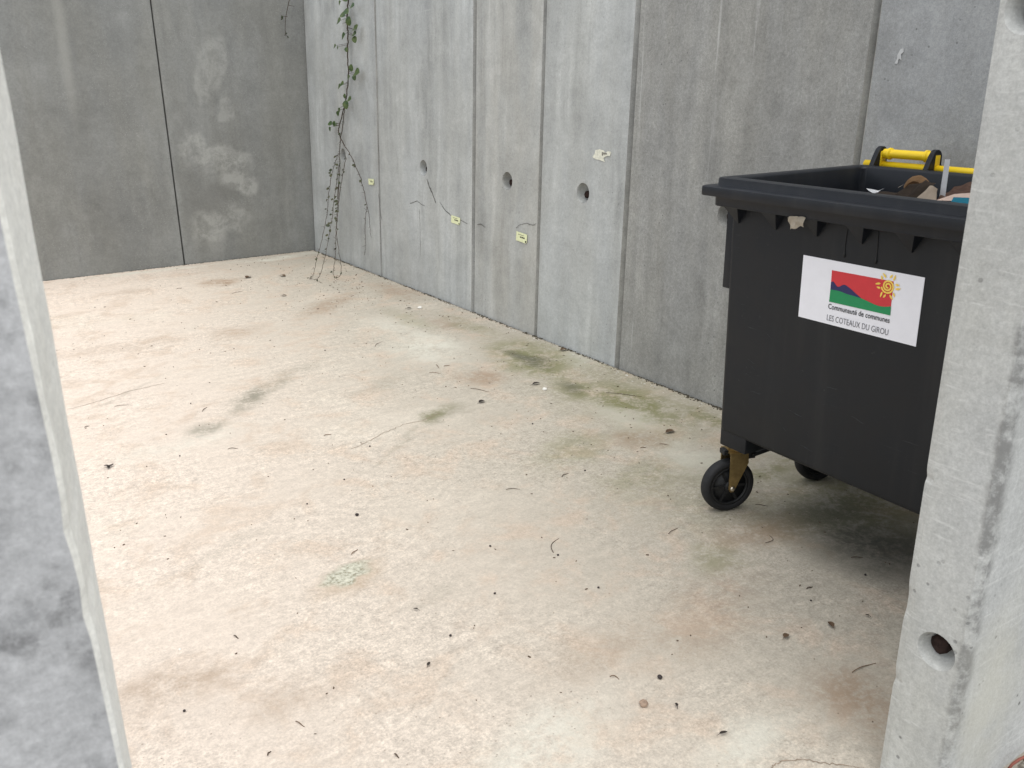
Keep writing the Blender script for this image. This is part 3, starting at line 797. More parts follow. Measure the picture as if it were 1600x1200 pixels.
# casters
def make_caster(px_, py_, heading):
    """heading = direction (radians) from the swivel to the wheel; returns fork part with its pieces"""
    t = Vector((cos(heading), sin(heading), 0)); nrm = Vector((t.y, -t.x, 0))     # wheel axis
    pv = Vector((px_, py_, 0)); cw = pv + t * 0.032 + Vector((0, 0, .1))
    bm = bmesh.new()
    for sgn in (1, -1):
        o_ = nrm * (.034 * sgn)
        pl = [pv + o_ - t * .022 + Vector((0, 0, .232)), pv + o_ + t * .046 + Vector((0, 0, .232)), pv + o_ + t * .046 + Vector((0, 0, .212)),
              cw + o_ + t * .013 + Vector((0, 0, -.004)), cw + o_ + t * .006 + Vector((0, 0, -.015)), cw + o_ - t * .006 + Vector((0, 0, -.015)), cw + o_ - t * .014 + Vector((0, 0, 0.0)), pv + o_ - t * .026 + Vector((0, 0, .195))]
        add_prism(bm, [Vector(p) for p in pl], nrm * (.0035 * sgn))
    a = pv + Vector((0, 0, .232))
    add_prism(bm, [a - t * .026 - nrm * .0375, a + t * .048 - nrm * .0375, a + t * .048 + nrm * .0375, a - t * .026 + nrm * .0375], (0, 0, .004))
    add_lathe(bm, [(.036, 0), (.038, .006), (.038, .030), (.034, .042)], a + Vector((0, 0, .004)), (0, 0, 1), 24)
    fork = obj('caster', bm, M_ZINC, BIN)
    bm = bmesh.new()
    add_box(bm, (px_ - .075, py_ - .10, .277), (px_ + .055, py_ + .006, .2832), .001)
    obj('mounting_plate', bm, M_ZINC, fork)
    bm = bmesh.new()
    add_lathe(bm, [(.074, -.022), (.0865, -.0225), (.0945, -.019), (.0985, -.013), (.100, -.006), (.100, .006), (.0985, .013), (.0945, .019), (.0865, .0225), (.074, .022), (.072, .018), (.072, -.018)], cw, nrm, 48, 0, True)
    for sg in (1, -1):
        add_lathe(bm, [(.083, .0232 * sg), (.085, .0245 * sg), (.087, .0232 * sg)], cw, nrm, 48)
    obj('tyre', bm, M_RUB, fork)
    bm = bmesh.new()
    add_lathe(bm, [(.073, -.021), (.066, -.0215), (.064, -.012), (.064, .012), (.066, .0215), (.073, .021), (.073, 0)], cw, nrm, 40, 0, True)
    add_lathe(bm, [(.0001, -.0155), (.065, -.0135), (.065, .0135), (.0001, .0155)], cw, nrm, 40)
    add_lathe(bm, [(.0001, -.026), (.019, -.026), (.021, -.022), (.021, .022), (.019, .026), (.0001, .026)], cw, nrm, 24)
    for k in range(6):
        a_ = k * tau / 6; d_ = t * cos(a_) + Vector((0, 0, 1)) * sin(a_); e_ = nrm.cross(d_)
        p0 = cw + d_ * .018; p1 = cw + d_ * .065
        add_prism(bm, [p0 - e_ * .007 - nrm * .0175, p1 - e_ * .004 - nrm * .0175, p1 + e_ * .004 - nrm * .0175, p0 + e_ * .007 - nrm * .0175], nrm * .035)
    obj('wheel_hub', bm, M_HUB, fork)
    bm = bmesh.new()
    add_lathe(bm, [(.0001, -.046), (.006, -.046), (.0095, -.043), (.0095, -.038), (.005, -.037), (.005, .037), (.0095, .038), (.0095, .043), (.006, .046), (.0001, .046)], cw, nrm, 12)
    obj('axle_bolt', bm, M_BOLT, fork)
    bm = bmesh.new()
    b0 = pv + Vector((0, 0, .236))
    rot = Matrix.Rotation(heading, 3, 'Z') @ Matrix.Rotation(R(14), 3, 'Y')
    c0 = b0 - t * .082 + Vector((0, 0, -.014))
    add_box(bm, c0 - Vector((.036, .026, .007)), c0 + Vector((.036, .026, .007)), .004, 0, rot)
    c1 = b0 - t * .048 + Vector((0, 0, -.022)); add_box(bm, c1 - Vector((.014, .02, .014)), c1 + Vector((.014, .02, .014)), .003, 0, Matrix.Rotation(heading, 3, 'Z'))
    obj('brake_pedal', bm, M_HUB, fork)
    bm = bmesh.new()
    c2 = b0 + t * .054 + Vector((0, 0, -.004)); add_box(bm, c2 - Vector((.010, .018, .010)), c2 + Vector((.010, .018, .010)), .004, 0, Matrix.Rotation(heading, 3, 'Z'))
    obj('wheel_guard', bm, M_HUB, fork)
    return fork
H0 = math.atan2(.31, -.95)
make_caster(-.173, .502, H0)
make_caster(.31, .495, R(165))
make_caster(-.165, -.45, R(200))
make_caster(.26, -.45, R(120))
for sx, sy in ((-1, 1), (1, 1), (-1, -1), (1, -1)):      # moulded pockets that carry the casters
    bm = bmesh.new()
    cx = -.173 if sx < 0 else .235; cy = .468 if sy > 0 else -.43
    add_box(bm, ((-.281 if sx < 0 else .19), (.372 if sy > 0 else -.49), .283), ((-.09 if sx < 0 else .325), (.491 if sy > 0 else -.372), .37), .006)
    autosmooth(obj('caster_pocket', bm, M_BIN, BIN))

# ------------------------------------------------------------------ waste in the bin
M_KRAFT = plain('kraft_card', (0.27, 0.165, 0.085), 0.8, 0.2, 0, 0.25, 35, 0.2)
M_DARKCARD = plain('dark_brown_card', (0.050, 0.036, 0.026), 0.75, 0.25, 0, 0.3, 30, 0.2)
M_BEIGE = plain('beige_paper', (0.47, 0.40, 0.32), 0.8, 0.2, 0, 0.15, 40)
M_BROWNP = plain('brown_paper', (0.14, 0.085, 0.065), 0.85, 0.2, 0, 0.35, 60, 0.3)
M_PEACH = plain('peach_card', (0.74, 0.60, 0.52), 0.7, 0.25, 0, 0.06, 30)
M_TEAL = plain('teal_card', (0.012, 0.23, 0.34), 0.55, 0.3, 0, 0.1, 20)
M_STRIP = plain('white_plastic_strip', (0.82, 0.84, 0.87), 0.4, 0.4, 0, 0.04, 20)
M_CREAM = plain('cream_tissue', (0.66, 0.60, 0.50), 0.85, 0.15, 0, 0.12, 80)
GW = 'waste lying inside the bin'
def W(y, z, x=2.45): return Vector((x, y, z))
def sheet(name, label, cat, quad, mat, bulge=0.0, crumple=0.0, n=10, th=0.002, bend=(0, 0, 1), freq=14, seed=0, group=GW):
    q = [Vector(p) for p in quad]; bm = bmesh.new(); g = []
    bd = Vector(bend)
    for i in range(n + 1):
        u = i / n; row = []
        for j in range(n + 1):
            v = j / n
            p = q[0].lerp(q[1], u).lerp(q[3].lerp(q[2], u), v)
            p = p + bd * (bulge * 4 * u * (1 - u))
            if crumple: p = p + Vector((mnoise.noise(p * freq + Vector((seed, 0, 0))), mnoise.noise(p * freq + Vector((0, seed, 5))), mnoise.noise(p * freq + Vector((9, 0, seed))))) * crumple
            row.append(bm.verts.new(p))
        g.append(row)
    for i in range(n):
        for j in range(n): bm.faces.new((g[i][j], g[i + 1][j], g[i + 1][j + 1], g[i][j + 1]))
    bmesh.ops.solidify(bm, geom=bm.faces[:], thickness=th)
    c = sum(q, Vector()) / 4
    o = obj(name, bm, mat, None, c)
    autosmooth(o, 30)
    return setp(o, label, cat, group)
# packed cardboard underneath
for k in range(7):
    y0 = BY - .40 + k * .115; z = 1.02 + .012 * (k % 3)
    sheet('cardboard_sheet', ['flattened brown box at the right end inside the bin', 'flattened brown box second from the right inside the bin', 'flattened brown box under the teal card in the bin', 'flattened brown box under the white strip in the bin',
          'flattened brown box under the curled kraft card in the bin', 'flattened brown box under the white shard in the bin', 'flattened brown box at the left end inside the bin'][k], 'cardboard',
          [(2.22, y0, z + .02), (2.22, y0 + .14, z - .05), (2.70, y0 + .14, z - .03), (2.70, y0, z + .05)], M_KRAFT if k % 2 else M_BROWNP, .01, .02, 8, .004, seed=k, group='flattened boxes at the bottom of the waste')
bm = bmesh.new(); g = []
for i in range(25):
    row = []
    for j in range(15):
        y = BY - .46 + .92 * i / 24; x = 2.20 + .54 * j / 14
        row.append(bm.verts.new((x, y, .99 + .05 * mnoise.noise(Vector((x * 7, y * 7, 2))) + .03 * mnoise.noise(Vector((x * 20, y * 20, 5))) + .09 * max(0, math.exp(-((y - 1.40) / .16) ** 2) - .2) )))
    g.append(row)
for i in range(24):
    for j in range(14): bm.faces.new((g[i][j], g[i + 1][j], g[i + 1][j + 1], g[i][j + 1]))
setp(obj('packed_waste', bm, M_BROWNP), 'packed mass of crumpled paper and card filling the bin', 'waste', kind='stuff')
# curled kraft card: a C-shaped band standing behind the bag
bm = bmesh.new(); prev = None
for i in range(17):
    a = R(190 - i * 10.5)
    cy, cz = 1.572, 1.158; row = []
    for j, (rr, xx) in enumerate(((.058, 2.500), (.050, 2.488), (.042, 2.484), (.035, 2.490))):
        rr += .0015 * mnoise.noise(Vector((i * .6, j, 1)))
        row.append(bm.verts.new((xx + .012 * cos(a), cy + rr * cos(a), cz + rr * 1.0 * sin(a))))
    if prev:
        for j in range(3): bm.faces.new((prev[j], row[j], row[j + 1], prev[j + 1]))
    prev = row
bmesh.ops.solidify(bm, geom=bm.faces[:], thickness=.004)
setp(autosmooth(obj('kraft_card', bm, M_KRAFT, None, (2.49, 1.572, 1.158)), 40), 'curled light brown kraft card arching above the bin rim', 'cardboard', GW)
sheet('brown_bag', 'dark brown crumpled paper bag in the middle of the waste', 'paper bag', [W(1.595, 1.145, 2.40), W(1.500, 1.140, 2.38), W(1.484, 1.205, 2.45), W(1.578, 1.190, 2.46)], M_DARKCARD, .004, .016, 16, .002, (-.5, 0, .5), 26, 1)
sheet('brown_card', 'dark flat brown card along the bin rim', 'cardboard', [W(1.660, 1.156, 2.38), W(1.53, 1.148, 2.36), W(1.53, 1.160, 2.44), W(1.660, 1.164, 2.45)], M_DARKCARD, .004, .006, 8, .002, (0, 0, 1), 18, 2)
sheet('beige_paper', 'crumpled beige paper against the front edge of the bin', 'paper', [W(1.515, 1.140, 2.37), W(1.435, 1.140, 2.38), W(1.466, 1.190, 2.43), W(1.490, 1.198, 2.43)], M_BEIGE, .006, .007, 10, .0015, (-1, 0, .3), 26, 3)
sheet('white_strip', 'white plastic strip standing up out of the waste', 'strip', [W(1.473, 1.13, 2.455), W(1.455, 1.13, 2.455), W(1.454, 1.273, 2.45), W(1.470, 1.272, 2.45)], M_STRIP, 0, 0, 4, .0015)
sheet('brown_paper', 'crumpled reddish brown paper to the right of the white strip', 'paper', [W(1.472, 1.155, 2.42), W(1.36, 1.162, 2.42), W(1.36, 1.200, 2.52), W(1.468, 1.192, 2.52)], M_BROWNP, .006, .016, 14, .0015, (0, 0, 1), 30, 4)
sheet('kraft_strip', 'narrow light brown card strip above the pale card', 'cardboard', [W(1.455, 1.156, 2.43), W(1.36, 1.172, 2.43), W(1.36, 1.179, 2.45), W(1.45, 1.166, 2.45)], M_KRAFT, .002, .002, 6, .002, seed=5)
sheet('peach_card', 'pale peach card above the teal card by the pillar', 'card', [W(1.425, 1.168, 2.36), W(1.30, 1.172, 2.36), W(1.30, 1.196, 2.43), W(1.415, 1.182, 2.43)], M_PEACH, .002, .002, 6, .0015, seed=6)
sheet('teal_card', 'bright teal card at the front rim by the pillar', 'card', [W(1.352, 1.160, 2.30), W(1.23, 1.158, 2.30), W(1.23, 1.190, 2.33), W(1.358, 1.188, 2.33)], M_TEAL, .001, .002, 6, .0015, seed=7)
sheet('white_shard', 'small white torn paper shard left of the brown waste', 'paper', [W(1.706, 1.170, 2.44), W(1.668, 1.158, 2.44), W(1.662, 1.172, 2.47), W(1.690, 1.162, 2.47)], M_STRIP, -.004, .003, 6, .001, seed=8)
sheet('cream_stick', 'short cream paper stick poking through the curled kraft card', 'paper', [W(1.602, 1.180, 2.445), W(1.583, 1.193, 2.445), W(1.581, 1.196, 2.45), W(1.600, 1.184, 2.45)], M_CREAM, 0, .001, 4, .001, seed=9)
# scrap caught below the rim
sheet('torn_paper', 'torn cream tissue scrap stuck under the bin rim', 'paper', [(2.119, 1.735, 1.112), (2.119, 1.665, 1.116), (2.121, 1.668, 1.092), (2.123, 1.722, 1.076)], M_CREAM, .004, .010, 12, .001, (-1, 0, -.3), 45, 10, None)

# ------------------------------------------------------------------ creeper
M_STEM = plain('brown_stem', (0.060, 0.045, 0.032), 0.8, 0.2, 0, 0.3, 80)
s = Sh('creeper_leaf')
nn = s.noise(30, 3); c = s.mix(s.ramp(nn, .35, .65), (0.028, 0.060, 0.018), (0.075, 0.105, 0.030))
M_LEAF = s.done(c, 0.5, 0.35)
s = Sh('creeper_dull_leaf')
nn = s.noise(30, 3); c = s.mix(s.ramp(nn, .35, .65), (0.030, 0.042, 0.022), (0.070, 0.070, 0.035))
M_LEAF2 = s.done(c, 0.65, 0.25)

def leaf(bm, base, d, nrm, L, Wd, mat=0, fold=0.25):
    d = Vector(d).normalized(); nrm = Vector(nrm); sd_ = d.cross(nrm).normalized(); nrm = sd_.cross(d).normalized()
    base = Vector(base)
    prof = [(0, .06), (.12, .62), (.36, 1.0), (.66, .95), (.88, .60), (1.0, .08)]
    mid, l, r = [], [], []
    for t, wv in prof:
        p = base + d * (L * t) - nrm * (L * .28 * t * t)
        mid.append(bm.verts.new(p)); l.append(bm.verts.new(p + sd_ * (Wd * .5 * wv) + nrm * (fold * Wd * .5 * wv))); r.append(bm.verts.new(p - sd_ * (Wd * .5 * wv) + nrm * (fold * Wd * .5 * wv)))
    for i in range(len(prof) - 1):
        for a in ((mid[i], mid[i + 1], l[i + 1], l[i]), (mid[i], r[i], r[i + 1], mid[i + 1])):
            f = bm.faces.new(a); f.material_index = mat; f.smooth = True
VX, VY = 420, 0
def vpt(x, y, depth=None):
    """zoomed vine coordinates -> world; strands hang just off the wall, the tips reach out over the floor"""
    px, py = VX + x * .375, VY + y * .375
    on = on_right(px, py, .03)
    if depth is None:
        k = max(0.0, min(1.0, (py - 240) / 195)); depth = 0.03 + 0.48 * k ** 1.5
    return on_right(px, py, depth)
vine = thing('creeper', 'thin leafy creeper hanging down the corner panel to the floor', 'plant', (3.0, 6.95, 0))
strands = {
 'stem': ([(331, -160), (331, -60), (330, 0), (328, 60), (326, 100), (330, 150), (328, 220), (332, 300), (327, 370), (318, 430), (301, 500), (290, 545), (299, 575), (316, 607)], .0060, .0038, 0, .03),
 'b': ([(316, 607), (331, 630), (352, 668), (366, 705), (381, 735), (388, 765), (396, 795), (408, 850), (411, 866)], .0032, .0022, 0, None),
 'b1': ([(409, 860), (404, 890), (401, 950), (403, 1000), (404, 1030), (398, 1064)], .0020, .0012, 0, 'wall'),
 'b2': ([(411, 866), (417, 890), (420, 930), (426, 990)], .0020, .0012, 0, 'wall'),
 'p': ([(318, 440), (311, 500), (305, 545), (298, 590), (294, 640), (295, 700), (292, 760), (285, 830)], .0036, .0026, 0, None),
 'a': ([(291, 640), (276, 680), (263, 725), (252, 790), (246, 860), (238, 920), (224, 985), (210, 1040), (198, 1085), (188, 1140), (180, 1155), (166, 1171)], .0026, .0016, 1, None),
 'bb': ([(292, 690), (283, 760), (273, 830), (263, 910), (254, 965), (243, 1030), (232, 1080), (217, 1140), (204, 1160), (190, 1166)], .0026, .0016, 1, None),
 'c': ([(292, 760), (290, 820), (286, 880), (281, 945), (279, 1010), (278, 1060), (272, 1110), (269, 1145), (285, 1165)], .0026, .0016, 1, None),
 'd': ([(322, 655), (310, 720), (300, 780), (291, 850), (285, 920), (283, 980), (292, 1040), (300, 1100), (302, 1140), (286, 1158)], .0026, .0016, 1, None),
}
rnd = random.Random(5)
for nm, (pts, r0, r1, lo, dp) in strands.items():
    ps = []
    sp2 = spline([(float(a), float(b)) for a, b in pts], 5)
    for k, (x, y) in enumerate(sp2):
        if dp == 'wall': q = vpt(x, y, 0.06)
        elif dp is None and nm == 'b': q = vpt(x, y, .03 + .03 * k / len(sp2))
        elif dp is None: q = vpt(x, y)
        else: q = vpt(x, y, dp)
        q += Vector((rnd.uniform(-1, 1), rnd.uniform(-1, 1), rnd.uniform(-1, 1))) * .003
        if q.z < .006: q.z = .006
        ps.append(q)
    bm = bmesh.new()
    add_tube(bm, ps, [r0 + (r1 - r0) * k / (len(ps) - 1) for k in range(len(ps))], 6)
    # little stubs and tendrils along the stem
    for k in range(3, len(ps) - 2, 4):
        d = Vector((rnd.uniform(-.6, -.1), rnd.uniform(-1, 1), rnd.uniform(-.3, .7))).normalized() * rnd.uniform(.015, .04)
        add_tube(bm, [ps[k], ps[k] + d * .6, ps[k] + d + Vector((0, 0, -.006))], [.0014, .001, .0006], 4)
    obj('stem', bm, M_STEM, vine, vine.location)
    if nm in ('a', 'bb', 'c', 'd', 'b', 'p'):
        bm = bmesh.new()
        dens = {'a': 20, 'bb': 20, 'c': 18, 'd': 16, 'b': 7, 'p': 6}[nm]
        for _ in range(dens):
            t = rnd.random() ** (1.5 if lo else 1.0); q = ps[int(t * (len(ps) - 1))]
            L = rnd.uniform(.014, .034) * (0.8 if t > .75 else 1.1)
            d = Vector((rnd.uniform(-.8, .0), rnd.choice((-1, 1)) * rnd.uniform(.4, 1), rnd.uniform(-.5, .6)))
            leaf(bm, q + d.normalized() * .006, d, (-.6, -.5, .6), L, L * .75, 0, .3)
        obj('foliage', bm, M_LEAF2, vine, vine.location)
bm = bmesh.new()
big = [(318, 40, -20, 26), (342, 27, 10, 26), (300, 84, 185, 30), (316, 68, 150, 26), (335, 108, 75, 28), (318, 143, 200, 30), (352, 122, 15, 26), (350, 143, 10, 26), (356, 150, -60, 22), (362, 125, 40, 22),
       (345, 298, 80, 22), (357, 305, 10, 38), (338, 318, 200, 22), (355, 312, -60, 18), (312, 350, 170, 24), (300, 356, 195, 24), (330, 414, 10, 26), (320, 418, -70, 28), (316, 410, 60, 16), (297, 450, 230, 18), (290, 462, 250, 18),
       (262, 520, 150, 22), (272, 527, 60, 20), (258, 530, 230, 18), (278, 520, 20, 14), (325, 6, 120, 24), (300, 5, 210, 20), (322, 196, -60, 16), (290, 195, 210, 14), (280, 190, 190, 20)]
for x, y, a, L in big:
    b = vpt(x, y, .05); Lm = L * .375 / 1390 * 7.4
    d = Vector((-.25, -cos(R(a)), sin(R(a))))
    leaf(bm, b, d, (-.8, -.5, .5), Lm * 1.2, Lm * 1.0, 0, .18)
    # leaf stalk back to the stem
    sx = 329 if y < 360 else (329 - (y - 360) * .2)
    add_tube(bm, [vpt(sx, y - 8, .032), vpt((sx + x) / 2, y - 5, .045), b], [.0016, .0014, .001], 4, 1)
obj('foliage', bm, [M_LEAF, M_STEM], vine, vine.location)

tw = thing('hanging_twig', 'short bare twig hanging from the top of the dark corner panel', 'plant', (2.95, 7.80, 1.8))
bm = bmesh.new()
P_ = [at_y(px, py, 7.80) for px, py in ((459, -60), (455, -25), (452, 0), (448, 18), (446, 30), (445.5, 45), (446, 56))]
add_tube(bm, P_, [.0045, .004, .0035, .003, .0026, .0022, .0016], 5)
for px, py, ex, ey in ((449, 26, 440, 25), (440, 25, 439, 31), (451, 8, 460, 10), (446, 52, 449, 57), (447, 50, 444, 56)):
    add_tube(bm, [at_y(px, py, 7.80), at_y(ex, ey, 7.79)], [.002, .0012], 4)
obj('stem', bm, M_STEM, tw, tw.location)
bm = bmesh.new()
for px, py, a, L in ((440, 24, -80, .03), (449, 56, -70, .02), (446, 53, 30, .018), (441, 30, 200, .015)):
    leaf(bm, at_y(px, py, 7.79), (cos(R(a)), -.2, sin(R(a))), (0, -1, .3), L, L * .6)
obj('foliage', bm, M_LEAF2, tw, tw.location)

# ------------------------------------------------------------------ litter on the floor
M_TWIG = plain('dry_twig', (0.070, 0.048, 0.032), 0.85, 0.2, 0, 0.3, 80)
M_TAN = plain('tan_twig', (0.15, 0.095, 0.055), 0.85, 0.2, 0, 0.3, 80)
M_BERRY = plain('dried_berry', (0.035, 0.028, 0.027), 0.6, 0.3, 0, 0.3, 120)
M_DEAD = plain('dead_leaf', (0.10, 0.065, 0.040), 0.8, 0.2, 0, 0.35, 60)
M_DEADD = plain('black_dead_leaf', (0.030, 0.024, 0.020), 0.75, 0.25, 0, 0.3, 60)
M_CHIP = plain('white_chip', (0.72, 0.71, 0.66), 0.8, 0.2, 0, 0.08, 40)
M_STONE = plain('tan_stone', (0.30, 0.22, 0.165), 0.9, 0.2, 0, 0.25, 70, 0.4)
lr = random.Random(3)
def twig(px, py, L, ang, curve, label, r=.0016, mat=None, group='twigs scattered on the floor'):
    """ang in image degrees (0 = to the right, 90 = up the picture), L in picture pixels"""
    a = R(ang); p0 = floor_at(px - L / 2 * cos(a), py + L / 2 * sin(a)); p1 = floor_at(px + L / 2 * cos(a), py - L / 2 * sin(a))
    d = p1 - p0; sd_ = Vector((-d.y, d.x, 0)); bm = bmesh.new()
    ps = []
    for i in range(9):
        t = i / 8; p = p0 + d * t + sd_ * (curve * 4 * t * (1 - t)); p.z = r + .001 + .002 * sin(t * 5)
        ps.append(p)
    add_tube(bm, ps, [r * (1 - .5 * abs(i / 8 - .35)) for i in range(9)], 5)
    o = obj('twig', bm, mat or M_TWIG, None, (p0 + p1) / 2)
    return setp(o, label, 'twig', group)
def berry(px, py, label, r=.006):
    p = floor_at(px, py); bm = bmesh.new()
    bmesh.ops.create_icosphere(bm, subdivisions=2, radius=r)
    sd = lr.random() * 50
    for v in bm.verts: v.co *= 1 + .22 * mnoise.noise(v.co * 120 + Vector((sd, 0, 0)))
    for v in bm.verts: v.co.z *= .8
    for f in bm.faces: f.smooth = True
    o = obj('berry', bm, M_BERRY, None, (0, 0, 0)); o.location = p + Vector((0, 0, r * .75))
    return setp(o, label, 'berry', 'dried berries dropped on the floor')
def dead(px, py, L, ang, label, mat=None, wid=.5, group='dead leaves lying on the floor'):
    L *= .85; a = R(ang); p0 = floor_at(px - L / 2 * cos(a), py + L / 2 * sin(a)); p1 = floor_at(px + L / 2 * cos(a), py - L / 2 * sin(a))
    d = p1 - p0; bm = bmesh.new()
    leaf(bm, p0 + Vector((0, 0, .006)), d + Vector((0, 0, .25 * d.length)), (0, 0, 1), d.length, d.length * wid, 0, .35)
    sx = p0 - d * .3; sx.z = .003
    add_tube(bm, [p0 + Vector((0, 0, .006)), sx], .0007, 4)
    for v in bm.verts: v.co.z = max(v.co.z, .0015)
    o = obj('dead_leaf', bm, mat or M_DEAD, None, p0)
    return setp(o, label, 'leaf', group)
def chip(px, py, r, label, mat, name='chip', cat='chip', grp=None):
    bm = bmesh.new(); bmesh.ops.create_icosphere(bm, subdivisions=2, radius=r); sd = lr.random() * 90
    for v in bm.verts:
        v.co *= 1 + .5 * mnoise.noise(v.co.normalized() * 1.6 + Vector((sd, 0, 0)))
        v.co.z *= .55
    o = obj(name, bm, mat); o.location = floor_at(px, py) + Vector((0, 0, r * .4))
    return setp(o, label, cat, grp)
TW = [
 (280, 451, 9, 12, 0, 'short thick dark twig near the foot of the back wall joint'), (371, 457, 18, 14, 0, 'thin straight twig in front of the lime blotched back panel'),
 (190, 634, 22, 8, 0, 'straight twig lying flat beside the left foreground wall, upper one'), (136, 667, 8, 20, 0, 'stubby dark twig touching the edge of the left foreground wall'),
 (320, 640, 10, 45, .05, 'small slanting twig under the long grey smudge'), (364, 702, 16, 3, .18, 'gently arched twig left of the floor centre'),
 (592, 538, 14, 35, .1, 'slanting twig below the creeper, toward the floor centre'), (512, 680, 12, 12, 0, 'faint tan twig left of the pair of green grey stains'),
 (698, 572, 9, 10, 0, 'dark twig, right one of the close pair near the pale patch'), (684, 573, 7, -50, 0, 'dark twig, left one of the close pair near the pale patch'),
 (680, 583, 18, -3, 0, 'long pale twig just below the close pair of dark twigs'), (1038, 695, 16, -4, 0, 'tan twig below the reddish leaf left of the bin'),
 (975, 617, 56, -6, .01, 'very long thin twig crossing the green stain by the right wall'), (883, 743, 12, 30, .1, 'slanted dark twig in the middle of the floor beside a berry'),
 (802, 765, 22, 3, .06, 'long level twig in the middle of the floor'), (1052, 830, 18, 33, .03, 'slanted dark twig just below and left of the caster'),
 (869, 853, 24, 70, .16, 'curved upright twig above a berry at the floor centre'), (1199, 843, 14, 60, -.3, 'hooked dark twig below the bin'),
 (1339, 872, 19, 2, .05, 'thick dark stick at the edge of the shade under the bin'), (1265, 919, 10, 20, 0, 'thick short twig right of the greenish stain under the bin'),
 (1350, 1044, 40, 22, .04, 'long thin brown twig close to the foot of the right pillar'), (554, 863, 13, 40, 0, 'reddish twig at the top of the lichen patch'),
 (469, 1132, 16, -30, 0, 'reddish brown twig at the bottom of the floor'), (369, 996, 8, -30, 0, 'tiny dark twig left of the floor centre near the bottom'),
 (620, 1182, 9, -38, 0, 'short dark twig at the very bottom edge of the picture'), (421, 1178, 9, 55, .1, 'thin upright twig at the bottom left of the floor'),
 (960, 1060, 15, -14, .25, 'curled tan twig left of the round black berry'), (1190, 790, 20, -5, 0, 'thin twig lying right beside the caster wheel'),
 (750, 610, 30, -10, .02, 'thin twig beside the brown stain, left of the black leaf'), (1005, 700, 9, 10, 0, 'short tan twig in the brown stain left of the bin'),
]
for i, t in enumerate(TW): twig(*t, r=.0017 if t[2] < 14 else .0013, mat=M_TAN if 'tan' in t[5] or 'pale' in t[5] or 'reddish' in t[5] or 'brown twig' in t[5] else M_TWIG)
BE = [(508, 548, 'black berry on the plain cream floor below the creeper'), (578, 698, 'black berry beside a faint crack at mid floor'), (538, 750, 'black berry left of the floor centre on its own'),
      (558, 806, 'wide flat berry above the lichen patch'), (832, 663, 'black berry right of the green grey smudge'), (914, 736, 'black berry beside the slanted twig at mid floor'),
      (766, 854, 'black berry right of the lichen patch'), (872, 868, 'bluish berry under the curved upright twig'), (1031, 1060, 'large round black berry near the bottom of the floor'),
      (704, 994, 'black berry below and right of the lichen patch'), (773, 928, 'brown berry right of the lichen patch, lower'), (935, 919, 'black berry at the floor centre below the curved twig'),
      (1352, 899, 'black berry in the shade by the right pillar'), (288, 1112, 'black berry at the lower left of the floor'), (480, 788, 'tiny berry above and left of the lichen patch'),
      (1267, 939, 'small berry below the thick short twig near the pillar'), (281, 713, 'small berry left of the arched twig'), (298, 631, 'small berry at the left end of the grey smudge')]
for i, (x, y, l) in enumerate(BE): berry(x, y, l, .0070 if 'large' in l or 'wide' in l else (.0032 if 'small' in l or 'tiny' in l else .0039))
DL = [(753, 629, 11, 20, 'glossy black leaf between the brown stain and the green stain', M_DEADD, .6), (1047, 676, 16, 15, 'reddish brown dead leaf on the floor left of the bin', M_DEAD, .55),
      (388, 434, 8, 25, 'dark curled leaf near the back wall, left one', M_DEAD, .6), (442, 432, 9, -10, 'dark curled leaf near the back wall, right one', M_DEAD, .6),
      (444, 463, 9, 0, 'black dead leaf in front of the creeper tips', M_DEADD, .6), (639, 483, 9, 0, 'dark leaf next to the white chip by the right wall', M_DEADD, .6),
      (650, 954, 9, 170, 'black curled leaf below and right of the lichen patch', M_DEADD, .4), (670, 1040, 8, 60, 'small dark leaf at the lower centre of the floor', M_DEADD, .5),
      (1298, 978, 13, 130, 'brown leaf with a pointed tip near the right pillar', M_DEAD, .6), (1228, 996, 10, 40, 'tan leaf left of the pointed brown leaf', M_DEAD, .7),
      (1130, 1148, 15, 15, 'dark curled leaf near the bottom right of the floor', M_DEADD, .4), (1057, 1104, 8, 110, 'small dark leaf right of the tan stone', M_DEADD, .45),
      (881, 548, 13, 10, 'reddish leaf at the foot of the right wall', M_DEAD, .6), (1355, 964, 8, 170, 'small black leaf near the pillar chips', M_DEADD, .6), (838, 601, 14, 10, 'broken black leaf beside the white flake', M_DEADD, .5)]
for d in DL: dead(*d[:5], d[5], d[6])
chip(656, 482, .016, 'white chip on the floor near the right wall', M_CHIP)
chip(851, 609, .012, 'white flake on the green stained floor', M_CHIP)
chip(1006, 1101, .0125, 'tan stone at the bottom of the floor', M_STONE, 'stone', 'stone')
chip(281, 1015, .004, 'tiny white chip at the lower left of the floor', M_CHIP)
# clump of dry stuff at the left
cl = thing('leaf_clump', 'small dark clump of dry leaves beside the left foreground wall', 'leaf', floor_at(168, 731))
bm = bmesh.new(); b0 = floor_at(168, 731)
for k in range(5):
    a = lr.random() * tau; leaf(bm, b0 + Vector((lr.uniform(-.008, .008), lr.uniform(-.008, .008), .005)), (cos(a), sin(a), .4), (0, 0, 1), .02, .012, 0, .3)
obj('foliage', bm, M_DEADD, cl, cl.location)
bm = bmesh.new(); add_tube(bm, [b0 + Vector((0, 0, .004)), floor_at(174, 726, .006), floor_at(177, 724, .003)], .0012, 4)
obj('stem', bm, M_TWIG, cl, cl.location)

